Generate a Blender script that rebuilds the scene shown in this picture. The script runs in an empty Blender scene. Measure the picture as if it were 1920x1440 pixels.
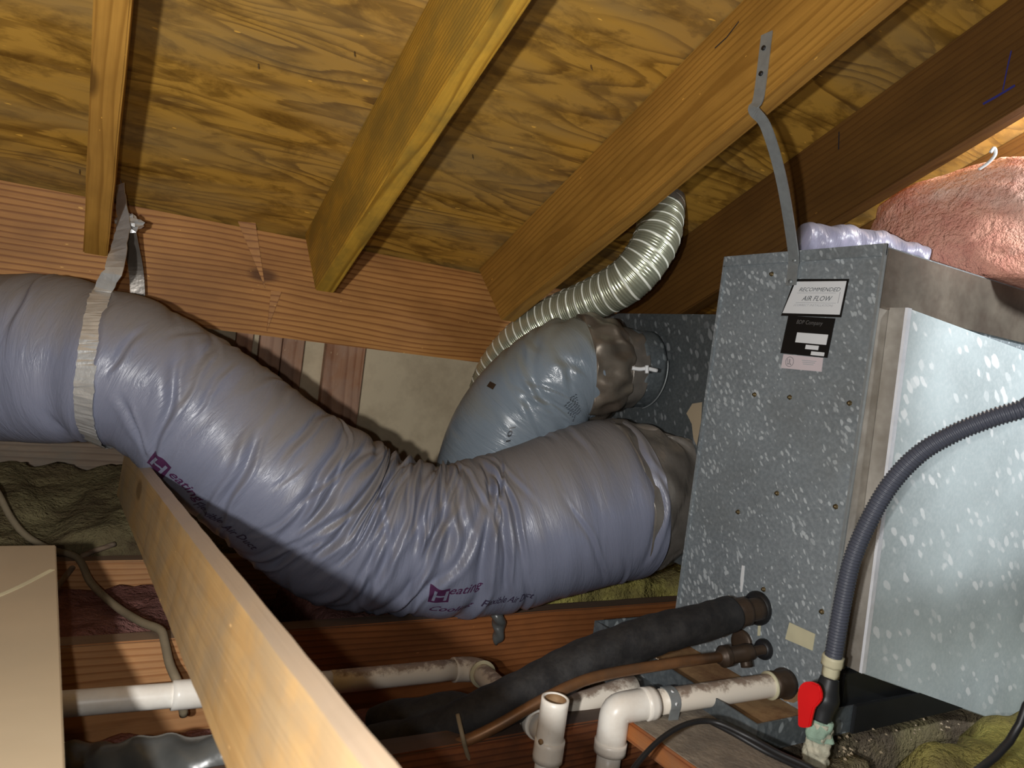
import bpy, bmesh, math, random
import numpy as np
from mathutils import Vector, Matrix
random.seed(7)
C = bpy.context.scene.collection
SC = bpy.context.scene

# ------------------------------------------------------------------ camera
# world: X runs along the eave, Y down the rafters' plan direction, Z up, origin at the lens
F = 1345.0
R = np.array([[0.86299139, 0.09588793, 0.49603565],
              [-0.48859068, -0.09141811, 0.86771071],
              [0.12854963, -0.99118527, -0.03204309]])
cam = bpy.data.objects.new('camera', bpy.data.cameras.new('camera'))
C.objects.link(cam)
cam.data.sensor_width = 36.0
cam.data.lens = F / 1920 * 36
cam.data.clip_start = 0.02
cam.matrix_world = Matrix(((R[0, 0], -R[0, 1], -R[0, 2], 0), (R[1, 0], -R[1, 1], -R[1, 2], 0),
                           (R[2, 0], -R[2, 1], -R[2, 2], 0), (0, 0, 0, 1)))
SC.camera = cam
cam.data.dof.use_dof = True
cam.data.dof.focus_distance = 1.3
cam.data.dof.aperture_fstop = 8.0
SC.view_settings.view_transform = 'Standard'
SC.view_settings.look = 'None'
SC.view_settings.gamma = 1
SC.view_settings.use_curve_mapping = False
SC.view_settings.exposure = 0.0

# ------------------------------------------------------------------ world and lights
w = bpy.data.worlds.new('world'); SC.world = w; w.use_nodes = True
w.node_tree.nodes['Background'].inputs[0].default_value = (0.80, 0.86, 1.0, 1)
w.node_tree.nodes['Background'].inputs[1].default_value = 0.02


def light(name, loc, power, radius, col):
    l = bpy.data.lights.new(name, 'POINT'); l.energy = power; l.shadow_soft_size = radius; l.color = col
    o = bpy.data.objects.new(name, l); o.location = loc; C.objects.link(o)
    return o


light('phone_torch', (-0.034, 0.02, -0.008), 8.0, 0.005, (1, 0.98, 0.96))
light('hand_lamp', (-0.158, 0.0, -0.012), 39.0, 0.012, (1, 0.98, 0.955))
light('attic_bulb', (1.47, 0.62, 0.595), 6.5, 0.025, (1, 0.95, 0.9))
# clamp lamp to the right, out of frame, washing the side panel and the pink insulation
wl = bpy.data.lights.new('clamp_lamp', 'SPOT'); wl.energy = 36; wl.shadow_soft_size = 0.05; wl.color = (0.96, 0.98, 1.0)
wl.spot_size = math.radians(84); wl.spot_blend = 0.5
wo = bpy.data.objects.new('clamp_lamp', wl); C.objects.link(wo); wo.location = (1.38, 0.04, 0.56)
wo.rotation_euler = (Vector((1.55, 0.72, 0.16)) - wo.location).to_track_quat('-Z', 'Y').to_euler()


# ------------------------------------------------------------------ geometry of the view
def ray(px, py): return R @ np.array([(px - 960) / F, (py - 720) / F, 1.0])
def hit(px, py, ax, val):
    r = ray(px, py); return r * (val / r[ax])
def atd(px, py, d): return ray(px, py) * d
def proj(P):
    v = np.asarray(P) @ R
    return np.stack([960 + F * v[..., 0] / v[..., 2], 720 + F * v[..., 1] / v[..., 2]], -1)


# ------------------------------------------------------------------ materials
class NT:
    def __init__(s, name, rough=0.7, metal=0.0, spec=0.5):
        s.m = bpy.data.materials.new(name); s.m.use_nodes = True
        s.t = s.m.node_tree; s.b = s.t.nodes['Principled BSDF']
        s.b.inputs['Roughness'].default_value = rough
        s.b.inputs['Metallic'].default_value = metal
        s.b.inputs['Specular IOR Level'].default_value = spec
        s.co = None
    def n(s, typ, **kw):
        nd = s.t.nodes.new(typ)
        for k, v in kw.items(): setattr(nd, k, v)
        return nd
    def put(s, sock, v):
        if isinstance(v, bpy.types.NodeSocket): s.t.links.new(v, sock)
        elif v is not None: sock.default_value = v
    def math(s, op, a, b=None, c=None, clamp=False):
        nd = s.n('ShaderNodeMath', operation=op, use_clamp=clamp)
        for i, v in enumerate((a, b, c)):
            if v is not None: s.put(nd.inputs[i], v)
        return nd.outputs[0]
    def obj(s, scale=(1, 1, 1), rot=(0, 0, 0), kind='Object', random_shift=True):
        tc = s.n('ShaderNodeTexCoord')
        v = tc.outputs[kind]
        if random_shift:
            oi = s.n('ShaderNodeObjectInfo')
            sh = s.n('ShaderNodeVectorMath', operation='MULTIPLY_ADD')
            cb = s.n('ShaderNodeCombineXYZ')
            for i in range(3): s.put(cb.inputs[i], oi.outputs['Random'])
            s.put(sh.inputs[0], cb.outputs[0]); sh.inputs[1].default_value = (13.7, 0, 0); s.put(sh.inputs[2], v)
            v = sh.outputs[0]
        mp = s.n('ShaderNodeMapping'); s.put(mp.inputs['Vector'], v)
        mp.inputs['Scale'].default_value = scale; mp.inputs['Rotation'].default_value = rot
        return mp.outputs[0]
    def noise(s, vec, scale=5, detail=3, rough=0.5, dist=0.0):
        nd = s.n('ShaderNodeTexNoise'); s.put(nd.inputs['Vector'], vec)
        nd.inputs['Scale'].default_value = scale; nd.inputs['Detail'].default_value = detail
        nd.inputs['Roughness'].default_value = rough; nd.inputs['Distortion'].default_value = dist
        return nd.outputs[0]
    def ramp(s, f, stops, interp='LINEAR'):
        nd = s.n('ShaderNodeValToRGB'); s.put(nd.inputs[0], f); cr = nd.color_ramp; cr.interpolation = interp
        while len(cr.elements) < len(stops): cr.elements.new(0.5)
        for e, (p, c) in zip(cr.elements, stops):
            e.position = p; e.color = (c, c, c, 1) if isinstance(c, (int, float)) else (*c, 1)
        return nd.outputs[0]
    def mix(s, f, a, b, mode='MIX'):
        nd = s.n('ShaderNodeMix', data_type='RGBA', blend_type=mode)
        s.put(nd.inputs[0], f)
        for i, v in ((6, a), (7, b)):
            if isinstance(v, tuple): v = (*v, 1) if len(v) == 3 else v
            s.put(nd.inputs[i], v)
        return nd.outputs[2]
    def bump(s, h, strength=0.3, dist=0.002):
        nd = s.n('ShaderNodeBump'); s.put(nd.inputs['Height'], h)
        nd.inputs['Strength'].default_value = strength; nd.inputs['Distance'].default_value = dist
        s.put(s.b.inputs['Normal'], nd.outputs[0])
    def color(s, c):
        if isinstance(c, tuple): c = (*c, 1)
        s.put(s.b.inputs['Base Color'], c); return s
    def rough(s, r): s.put(s.b.inputs['Roughness'], r)


def wood(name, light_c, dark_c, freq=85, cup=0.02, blot=0.45, rough=0.6, stain=None, stain_amt=0.0, zoff=0.12, wav=0.035, rs=1.0, dusty=None):
    """flat-sawn softwood, grain along the local X"""
    k = NT(name, rough, 0, 0.35)
    v = k.obj()
    sp = k.n('ShaderNodeSeparateXYZ'); k.put(sp.inputs[0], v)
    big = k.noise(k.obj((0.9, 4, 4)), 1.6, 2, 0.5)
    med = k.noise(k.obj((3, 22, 22)), 2.2, 2)
    y = k.math('ADD', sp.outputs[1], cup)
    z = k.math('ADD', sp.outputs[2], zoff)
    r = k.math('SQRT', k.math('ADD', k.math('MULTIPLY', y, y), k.math('MULTIPLY', z, z)))
    r = k.math('ADD', r, k.math('MULTIPLY', big, wav))
    r = k.math('ADD', r, k.math('MULTIPLY', med, 0.005))
    fr = k.math('FRACT', k.math('MULTIPLY', r, freq))
    ring = k.ramp(fr, [(0.0, 0.0), (0.55, 0.12), (0.85, 1.0), (0.93, 0.75), (1.0, 0.0)])
    fib = k.noise(k.obj((5, 260, 260)), 1.0, 2, 0.6)
    c = k.mix(k.math('MULTIPLY', ring, rs), light_c, dark_c)
    c = k.mix(k.math('MULTIPLY', k.ramp(fib, [(0.35, 0.0), (0.7, 1.0)]), 0.28), c, dark_c)
    bl = k.noise(k.obj((2.2, 5, 5)), 2.0, 4, 0.6)
    c = k.mix(k.math('MULTIPLY', k.ramp(bl, [(0.35, 1.0), (0.62, 0.0)]), blot), c,
              tuple(a * 0.55 for a in dark_c))
    # knots
    kn = k.n('ShaderNodeTexVoronoi', feature='F1'); k.put(kn.inputs['Vector'], k.obj((3.0, 6.5, 6.5)))
    kn.inputs['Scale'].default_value = 1.0
    kd = k.math('ADD', kn.outputs[0], k.math('MULTIPLY', med, 0.05))
    c = k.mix(k.ramp(kd, [(0.10, 0.85), (0.15, 0.0)]), c, tuple(a * 0.4 for a in dark_c))
    # resin specks and pale fibres
    sk = k.noise(k.obj((60, 150, 150)), 1.0, 1)
    c = k.mix(k.math('MULTIPLY', k.ramp(sk, [(0.78, 0.0), (0.80, 1.0)]), 0.6), c,
              tuple(min(1, a * 2.2) for a in light_c))
    if stain:
        st = k.noise(k.obj((7, 9, 9)), 1.5, 5, 0.65)
        c = k.mix(k.math('MULTIPLY', k.ramp(st, [(0.4, 0.0), (0.6, 1.0)]), stain_amt), c, stain)
    if dusty:
        gn = k.n('ShaderNodeNewGeometry'); sz = k.n('ShaderNodeSeparateXYZ'); k.put(sz.inputs[0], gn.outputs['Normal'])
        c = k.mix(k.ramp(sz.outputs[2], [(0.75, 0.0), (0.9, 0.85)]), c, dusty)
    k.color(c)
    k.bump(k.math('ADD', k.math('MULTIPLY', ring, 0.5), fib), 0.35, 0.0012)
    return k.m


def plywood(name, light_c, dark_c, grey):
    k = NT(name, 0.62, 0, 0.3)
    tc = k.obj((0.62, 3.0, 3.0), random_shift=False)
    f1 = k.noise(tc, 1.15, 3, 0.52, 0.15)
    fine = k.noise(k.obj((5, 120, 120), random_shift=False), 1.0, 3, 0.6)
    v = k.math('ADD', k.math('MULTIPLY', f1, 30), k.math('MULTIPLY', fine, 0.5))
    fr = k.math('FRACT', v)
    ring = k.ramp(fr, [(0.0, 0.0), (0.5, 0.1), (0.86, 1.0), (0.94, 0.9), (1.0, 0.0)])
    amt = k.noise(k.obj((1.2, 2.2, 2.2), random_shift=False), 2.4, 2)
    ring = k.math('MULTIPLY', ring, k.ramp(amt, [(0.35, 0.25), (0.65, 0.95)]))
    c = k.mix(ring, light_c, dark_c)
    mot = k.noise(k.obj((2.2, 5.5, 5.5), random_shift=False), 4, 5, 0.68, 0.4)
    c = k.mix(k.math('MULTIPLY', k.ramp(mot, [(0.47, 0.0), (0.62, 1.0)]), 0.62), c, tuple(a * 0.75 for a in dark_c))
    g = k.noise(k.obj((1.0, 4.5, 4.5), random_shift=False), 1.3, 4, 0.6)
    c = k.mix(k.math('MULTIPLY', k.ramp(g, [(0.42, 0.0), (0.62, 1.0)]), 0.5), c, grey)
    sk = k.noise(k.obj((30, 120, 120), rot=(0, 0, 0.3), random_shift=False), 1.0, 1)
    c = k.mix(k.math('MULTIPLY', k.ramp(sk, [(0.75, 0.0), (0.78, 1.0)]), 0.7), c, tuple(min(1, a * 1.9) for a in light_c))
    k.color(c)
    k.rough(k.ramp(mot, [(0.4, 0.62), (0.65, 0.40)]))
    k.bump(k.math('ADD', ring, fine), 0.25, 0.001)
    return k.m


def galvanised(name, base, spot, dirt, rot, scale=95.0, metal=0.35, rough=0.5, amt=0.8):
    k = NT(name, rough, metal, 0.5)
    v = k.obj((1, 1, 1), rot, random_shift=False)
    mp = k.n('ShaderNodeMapping'); k.put(mp.inputs['Vector'], v); mp.inputs['Scale'].default_value = (1, 1, 0.5)
    wob = k.n('ShaderNodeTexNoise'); k.put(wob.inputs['Vector'], mp.outputs[0]); wob.inputs['Scale'].default_value = 60
    va = k.n('ShaderNodeVectorMath', operation='MULTIPLY_ADD')
    k.put(va.inputs[0], wob.outputs[1]); va.inputs[1].default_value = (0.012, 0.012, 0.012); k.put(va.inputs[2], mp.outputs[0])
    vo = k.n('ShaderNodeTexVoronoi', feature='F1'); k.put(vo.inputs['Vector'], va.outputs[0]); vo.inputs['Scale'].default_value = scale
    dens = k.noise(v, 11, 3, 0.55)
    thr = k.math('SUBTRACT', k.math('ADD', k.math('MULTIPLY', dens, 0.9), -0.10), vo.outputs[0])
    m = k.ramp(thr, [(0.0, 0.0), (0.10, 1.0)])
    cellr = k.n('ShaderNodeSeparateColor'); k.put(cellr.inputs[0], vo.outputs[1])
    m = k.math('MULTIPLY', m, k.ramp(cellr.outputs[0], [(0.35, 0.12), (0.8, 1.0)]))
    big = k.noise(v, 5, 4, 0.6)
    c = k.mix(k.ramp(big, [(0.35, 0.0), (0.65, 1.0)]), base, tuple(a * 0.76 for a in base))
    fn = k.noise(v, 150, 2, 0.6)
    c = k.mix(k.math('MULTIPLY', k.ramp(fn, [(0.4, 0.0), (0.7, 1.0)]), 0.16), c, spot)
    c = k.mix(k.math('MULTIPLY', m, amt), c, spot)
    d = k.noise(v, 3.2, 5, 0.65)
    c = k.mix(k.math('MULTIPLY', k.ramp(d, [(0.52, 0.0), (0.72, 1.0)]), 0.6), c, dirt)
    k.color(c)
    k.rough(k.ramp(m, [(0, rough), (1, rough + 0.2)]))
    k.bump(k.noise(v, 14, 2), 0.15, 0.004)
    return k.m


def sleeve(name, col, dust, rough=0.3, dust_amt=0.9):
    """shiny plastic duct jacket with dust settled on its upward side"""
    k = NT(name, rough, 0.0, 0.6)
    geo = k.n('ShaderNodeNewGeometry')
    sp = k.n('ShaderNodeSeparateXYZ'); k.put(sp.inputs[0], geo.outputs['Normal'])
    uv = k.obj((1, 1, 1), kind='UV', random_shift=False)
    st = k.obj((26, 5, 1), kind='UV', random_shift=False)
    streak = k.noise(st, 1.0, 4, 0.6, 0.5)
    dn = k.math('ADD', sp.outputs[2], k.math('MULTIPLY', k.math('SUBTRACT', streak, 0.5), 1.1))
    m = k.ramp(dn, [(0.12, 0.0), (0.75, 1.0)])
    m = k.math('MULTIPLY', m, dust_amt)
    tint = k.noise(uv, 7, 2)
    c = k.mix(k.ramp(tint, [(0.35, 0.0), (0.65, 1.0)]), col, tuple(a * 0.86 for a in col))
    c = k.mix(m, c, dust)
    k.color(c)
    k.rough(k.ramp(m, [(0, rough), (0.9, 0.62)]))
    cr = k.noise(k.obj((85, 11, 1), kind='UV', rot=(0, 0, 0.1), random_shift=False), 1.0, 4, 0.65, 0.8)
    k.bump(cr, 0.5, 0.0045)
    return k.m


def plain(name, col, rough=0.6, metal=0.0, var=0.25, scale=14, dirt=None, dirt_amt=0.0, dscale=9, bump=0.0, bscale=60, spec=0.5):
    k = NT(name, rough, metal, spec)
    v = k.obj()
    n = k.noise(v, scale, 3, 0.55)
    c = k.mix(k.ramp(n, [(0.3, 0.0), (0.7, 1.0)]), col, tuple(a * (1 - var) for a in col))
    if dirt:
        d = k.noise(v, dscale, 5, 0.7)
        c = k.mix(k.math('MULTIPLY', k.ramp(d, [(0.42, 0.0), (0.62, 1.0)]), dirt_amt), c, dirt)
    k.color(c)
    if bump: k.bump(k.noise(v, bscale, 4, 0.6), bump, 0.003)
    return k.m


def fibre(name, a, b, c3, rot=0.4):
    k = NT(name, 0.95, 0, 0.1)
    v = k.obj((6, 18, 18), rot=(0, 0, rot))
    n = k.noise(v, 1.0, 5, 0.65, 0.8)
    n2 = k.noise(k.obj(), 7, 4, 0.6)
    c = k.mix(k.ramp(n, [(0.3, 0.0), (0.7, 1.0)]), a, b)
    c = k.mix(k.math('MULTIPLY', k.ramp(n2, [(0.45, 0.0), (0.65, 1.0)]), 0.8), c, c3)
    k.color(c)
    k.bump(k.math('ADD', n, k.noise(k.obj(), 90, 3, 0.7)), 0.9, 0.012)
    return k.m


M = dict(
    rafter=wood('rafter_wood', (0.46, 0.24, 0.045), (0.25, 0.115, 0.016), 95, cup=0.05, zoff=0.02, wav=0.045, rs=0.7),
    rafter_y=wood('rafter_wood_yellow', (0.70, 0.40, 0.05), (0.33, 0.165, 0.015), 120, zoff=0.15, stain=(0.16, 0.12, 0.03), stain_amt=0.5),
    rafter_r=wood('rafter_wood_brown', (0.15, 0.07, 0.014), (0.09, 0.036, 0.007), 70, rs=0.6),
    block=wood('fir_board_wood', (0.56, 0.27, 0.075), (0.26, 0.095, 0.022), 80, cup=0.03, zoff=0.19, wav=0.055),
    joist=wood('joist_wood', (0.56, 0.29, 0.12), (0.36, 0.15, 0.05), 90, cup=0.05, zoff=0.04, dusty=(0.19, 0.14, 0.10), stain=(0.20, 0.15, 0.10), stain_amt=0.12),
    joist_r=wood('joist_wood_red', (0.34, 0.115, 0.04), (0.15, 0.04, 0.015), 110, stain=(0.05, 0.03, 0.02), stain_amt=0.5, dusty=(0.07, 0.055, 0.045)),
    joist_b=wood('joist_wood_brown', (0.36, 0.13, 0.04), (0.19, 0.06, 0.016), 90, cup=0.05, zoff=0.06, stain=(0.12, 0.05, 0.02), stain_amt=0.3, dusty=(0.14, 0.105, 0.08)),
    brace=wood('brace_wood', (0.44, 0.28, 0.12), (0.33, 0.18, 0.065), 40, rough=0.36, blot=0.3, stain=(0.26, 0.20, 0.13), stain_amt=0.6, rs=0.35, dusty=(0.27, 0.21, 0.155)),
    old=wood('grey_dusty_wood', (0.30, 0.22, 0.15), (0.18, 0.12, 0.08), 60, stain=(0.16, 0.14, 0.11), stain_amt=0.7),
    stud=wood('stud_wood', (0.70, 0.38, 0.22), (0.45, 0.20, 0.10), 70, cup=0.05, stain=(0.6, 0.5, 0.42), stain_amt=0.25),
    plank=wood('orange_plank_wood', (0.52, 0.20, 0.06), (0.30, 0.09, 0.025), 60, stain=(0.20, 0.14, 0.09), stain_amt=0.4),
    ply=plywood('roof_plywood', (0.54, 0.30, 0.05), (0.14, 0.062, 0.009), (0.27, 0.20, 0.10)),
    sheet=plain('tan_sheet', (0.42, 0.34, 0.23), 0.5, var=0.12, scale=5, dirt=(0.40, 0.31, 0.20), dirt_amt=0.35, dscale=6, bump=0.1, bscale=25),
    drywall=plain('painted_board', (0.92, 0.77, 0.52), 0.7, var=0.08, scale=4, dirt=(0.42, 0.31, 0.18), dirt_amt=0.4, dscale=5, bump=0.15, bscale=40),
    dark=plain('dark_steel', (0.028, 0.03, 0.032), 0.45, 0.3),
    black=plain('black_rubber', (0.012, 0.012, 0.013), 0.5, var=0.3),
    foam=plain('black_foam', (0.011, 0.0105, 0.0115), 0.75, var=0.4, scale=30, dirt=(0.06, 0.055, 0.05), dirt_amt=0.25, dscale=40, bump=0.3, bscale=120),
    copper=plain('tarnished_copper', (0.27, 0.13, 0.055), 0.45, 0.5, var=0.4, scale=20, dirt=(0.13, 0.08, 0.05), dirt_amt=0.6, dscale=14),
    bronze=plain('dark_brass', (0.085, 0.055, 0.035), 0.5, 0.4, var=0.4, scale=25),
    brass=plain('old_brass_screw', (0.24, 0.18, 0.09), 0.4, 0.7, var=0.4, scale=200),
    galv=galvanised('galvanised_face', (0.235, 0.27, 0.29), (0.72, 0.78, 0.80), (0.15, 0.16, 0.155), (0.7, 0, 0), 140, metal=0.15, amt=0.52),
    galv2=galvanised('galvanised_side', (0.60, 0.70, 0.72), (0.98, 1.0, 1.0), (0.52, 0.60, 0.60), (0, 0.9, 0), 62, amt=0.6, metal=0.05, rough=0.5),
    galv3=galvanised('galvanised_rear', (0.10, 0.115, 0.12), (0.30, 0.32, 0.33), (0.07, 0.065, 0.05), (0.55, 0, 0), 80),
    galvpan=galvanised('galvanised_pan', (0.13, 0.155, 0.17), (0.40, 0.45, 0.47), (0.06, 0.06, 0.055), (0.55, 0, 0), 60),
    strapm=plain('strap_steel', (0.36, 0.39, 0.395), 0.5, 0.5, var=0.2, scale=60),
    foil=plain('foil_tape', (0.50, 0.47, 0.42), 0.45, 0.3, var=0.3, scale=12, dirt=(0.22, 0.19, 0.15), dirt_amt=0.65, dscale=6, bump=0.5, bscale=14),
    foil2=plain('bright_foil_tape', (0.92, 0.95, 1.0), 0.30, 0.15, var=0.15, scale=30, bump=0.6, bscale=30),
    foild=plain('dirty_foil_tape', (0.28, 0.24, 0.19), 0.42, 0.5, var=0.45, scale=9, dirt=(0.12, 0.09, 0.07), dirt_amt=0.8, dscale=7, bump=0.6, bscale=12),
    ducttape=plain('duct_tape', (0.27, 0.245, 0.215), 0.36, 0.45, var=0.35, scale=22, bump=0.8, bscale=18),
    tapestrap=plain('silver_tape_strap', (0.74, 0.75, 0.74), 0.33, 0.55, var=0.3, scale=18, bump=0.8, bscale=26),
    duct=sleeve('lavender_jacket', (0.21, 0.228, 0.31), (0.20, 0.185, 0.175), 0.36),
    duct2=sleeve('blue_grey_jacket', (0.22, 0.27, 0.32), (0.24, 0.23, 0.17), 0.28, 0.75),
    sleeve3=sleeve('lavender_scrap', (0.34, 0.33, 0.44), (0.30, 0.27, 0.26), 0.3, 0.4),
    grey=plain('grey_bag', (0.12, 0.125, 0.12), 0.3, 0.1, var=0.4, bump=0.8, bscale=12),
    alu=plain('aluminium', (0.74, 0.76, 0.62), 0.33, 0.7, var=0.18, scale=10),
    conduit=plain('grey_conduit', (0.075, 0.083, 0.11), 0.42, 0.0, var=0.15),
    pvc=plain('white_pvc', (0.95, 0.92, 0.84), 0.35, var=0.06, dirt=(0.55, 0.42, 0.30), dirt_amt=0.3, dscale=8),
    red=plain('red_handle', (0.75, 0.01, 0.012), 0.4, var=0.15),
    crust=plain('crusted_pipe', (0.66, 0.62, 0.47), 0.8, var=0.3, scale=50, dirt=(0.15, 0.2, 0.16), dirt_amt=0.45, dscale=40, bump=1.0, bscale=70),
    green=plain('green_corrosion', (0.33, 0.47, 0.36), 0.85, var=0.3, scale=60, bump=1.0, bscale=90),
    cream=plain('cream_plastic', (0.66, 0.62, 0.42), 0.5),
    cable=plain('tan_cable_sheath', (0.30, 0.245, 0.16), 0.55, var=0.2, dirt=(0.15, 0.12, 0.08), dirt_amt=0.5),
    white=plain('white_label', (0.74, 0.76, 0.77), 0.45, var=0.03),
    pinkl=plain('pinkish_label', (0.66, 0.58, 0.60), 0.5, var=0.05),
    blackl=plain('black_label', (0.006, 0.006, 0.006), 0.45, var=0.1),
    ink=plain('grey_ink', (0.10, 0.11, 0.12), 0.6, var=0.1),
    ink_soft=plain('faded_ink', (0.42, 0.43, 0.45), 0.6, var=0.1),
    ink_b=plain('dim_lettering', (0.13, 0.125, 0.12), 0.6, var=0.1),
    purple=plain('purple_print', (0.075, 0.022, 0.07), 0.4, var=0.1),
    navy=plain('dark_print', (0.045, 0.035, 0.07), 0.4, var=0.1),
    blackp=plain('black_print', (0.02, 0.022, 0.03), 0.4, var=0.1),
    blue=plain('blue_marker', (0.03, 0.03, 0.20), 0.6, var=0.1),
    dust=plain('grey_dust', (0.27, 0.225, 0.17), 0.95, var=0.35, scale=30, dirt=(0.13, 0.11, 0.09), dirt_amt=0.6, dscale=25, bump=0.8, bscale=90),
    rust=plain('rusty_board', (0.42, 0.26, 0.12), 0.7, var=0.4, scale=10, dirt=(0.16, 0.07, 0.03), dirt_amt=0.8, dscale=16),
    debris=plain('pale_flakes', (0.75, 0.62, 0.48), 0.9, var=0.2),
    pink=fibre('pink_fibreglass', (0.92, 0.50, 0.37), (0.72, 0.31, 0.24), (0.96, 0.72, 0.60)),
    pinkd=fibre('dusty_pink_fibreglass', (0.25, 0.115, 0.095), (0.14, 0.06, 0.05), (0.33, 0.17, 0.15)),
    yellow=fibre('yellow_fibreglass', (0.48, 0.44, 0.13), (0.26, 0.22, 0.06), (0.15, 0.12, 0.06)),
    olive=fibre('olive_fibreglass', (0.20, 0.165, 0.085), (0.085, 0.06, 0.035), (0.24, 0.21, 0.11)),
    dusty=fibre('dusty_brown_fibreglass', (0.20, 0.165, 0.12), (0.09, 0.07, 0.05), (0.26, 0.23, 0.12)),
)


def pvc_dirty():
    k = NT('dusty_pvc', 0.45)
    geo = k.n('ShaderNodeNewGeometry'); sp = k.n('ShaderNodeSeparateXYZ'); k.put(sp.inputs[0], geo.outputs['Normal'])
    n = k.noise(k.obj(), 55, 4, 0.7)
    d = k.math('ADD', sp.outputs[2], k.math('MULTIPLY', k.math('SUBTRACT', n, 0.5), 1.6))
    c = k.mix(k.ramp(d, [(0.6, 0.0), (0.95, 0.85)]), (0.80, 0.73, 0.62), (0.20, 0.13, 0.09))
    k.color(c); return k.m


M['pvcd'] = pvc_dirty()


def hose_metal():
    k = NT('ribbed_aluminium', 0.33, 0.55)
    tc = k.n('ShaderNodeTexCoord'); sp = k.n('ShaderNodeSeparateXYZ'); k.put(sp.inputs[0], tc.outputs['UV'])
    a = k.math('ADD', k.math('DIVIDE', sp.outputs[0], 0.0235), k.math('DIVIDE', sp.outputs[1], 0.0478 * 2 * math.pi))
    fr = k.math('FRACT', a)
    m = k.ramp(fr, [(0.0, 0.0), (0.42, 0.0), (0.46, 1.0), (0.56, 1.0), (0.60, 0.0)])
    c = k.mix(m, (0.60, 0.63, 0.47), (0.98, 1.0, 0.88))
    k.color(c); k.rough(k.ramp(m, [(0, 0.3), (1, 0.5)])); k.put(k.b.inputs['Metallic'], k.ramp(m, [(0, 0.7), (1, 0.0)]))
    return k.m


M['hosem'] = hose_metal()


# ------------------------------------------------------------------ object helpers
def tag(o, label=None, cat=None, group=None, kind=None):
    if label: o['label'] = label
    if cat: o['category'] = cat
    if group: o['group'] = group
    if kind: o['kind'] = kind
    return o


def empty(name, loc, label, cat, group=None):
    o = bpy.data.objects.new(name, None); C.objects.link(o); o.location = Vector([float(a) for a in loc])
    o.empty_display_size = 0.05
    return tag(o, label, cat, group)


def link(name, me, mat, parent=None, mw=None):
    if mat is not None: me.materials.append(mat)
    o = bpy.data.objects.new(name, me); C.objects.link(o)
    mw = mw or Matrix.Identity(4)
    if parent is not None:
        pm = Matrix.Identity(4)
        chain = []
        q = parent
        while q is not None: chain.append(q); q = q.parent
        for q in reversed(chain): pm = pm @ q.matrix_basis
        o.parent = parent
        o.matrix_basis = pm.inverted() @ mw
    else:
        o.matrix_basis = mw
    return o


def mesh(name, verts, faces, mat, parent=None, smooth=False, uv=None):
    """a mesh given in world coordinates; its origin goes to the middle of its base"""
    v = np.asarray(verts, float)
    org = (v.min(0) + v.max(0)) / 2; org[2] = v[:, 2].min()
    me = bpy.data.meshes.new(name)
    me.from_pydata((v - org).tolist(), [], faces)
    if uv is not None:
        l = me.uv_layers.new(name='uv')
        idx = np.empty(len(me.loops), int); me.loops.foreach_get('vertex_index', idx)
        l.data.foreach_set('uv', np.asarray(uv)[idx].ravel())
    if smooth: me.polygons.foreach_set('use_smooth', [True] * len(me.polygons))
    me.update()
    return link(name, me, mat, parent, Matrix.Translation(Vector(org)))


def hexa(name, c8, mat, parent=None, bevel=0.0):
    """c8: four corners of one face, then the four across from them"""
    F6 = [(0, 1, 2, 3), (7, 6, 5, 4), (0, 4, 5, 1), (1, 5, 6, 2), (2, 6, 7, 3), (3, 7, 4, 0)]
    o = mesh(name, c8, F6, mat, parent)
    bm = bmesh.new(); bm.from_mesh(o.data); bmesh.ops.recalc_face_normals(bm, faces=bm.faces)
    if bevel: bmesh.ops.bevel(bm, geom=bm.edges[:], offset=bevel, segments=2, affect='EDGES')
    bm.to_mesh(o.data); bm.free()
    return o


def box(name, a, b, mat, parent=None, bevel=0.0):
    (x0, y0, z0), (x1, y1, z1) = a, b
    return hexa(name, [(x0, y0, z0), (x1, y0, z0), (x1, y1, z0), (x0, y1, z0),
                       (x0, y0, z1), (x1, y0, z1), (x1, y1, z1), (x0, y1, z1)], mat, parent, bevel)


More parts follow.
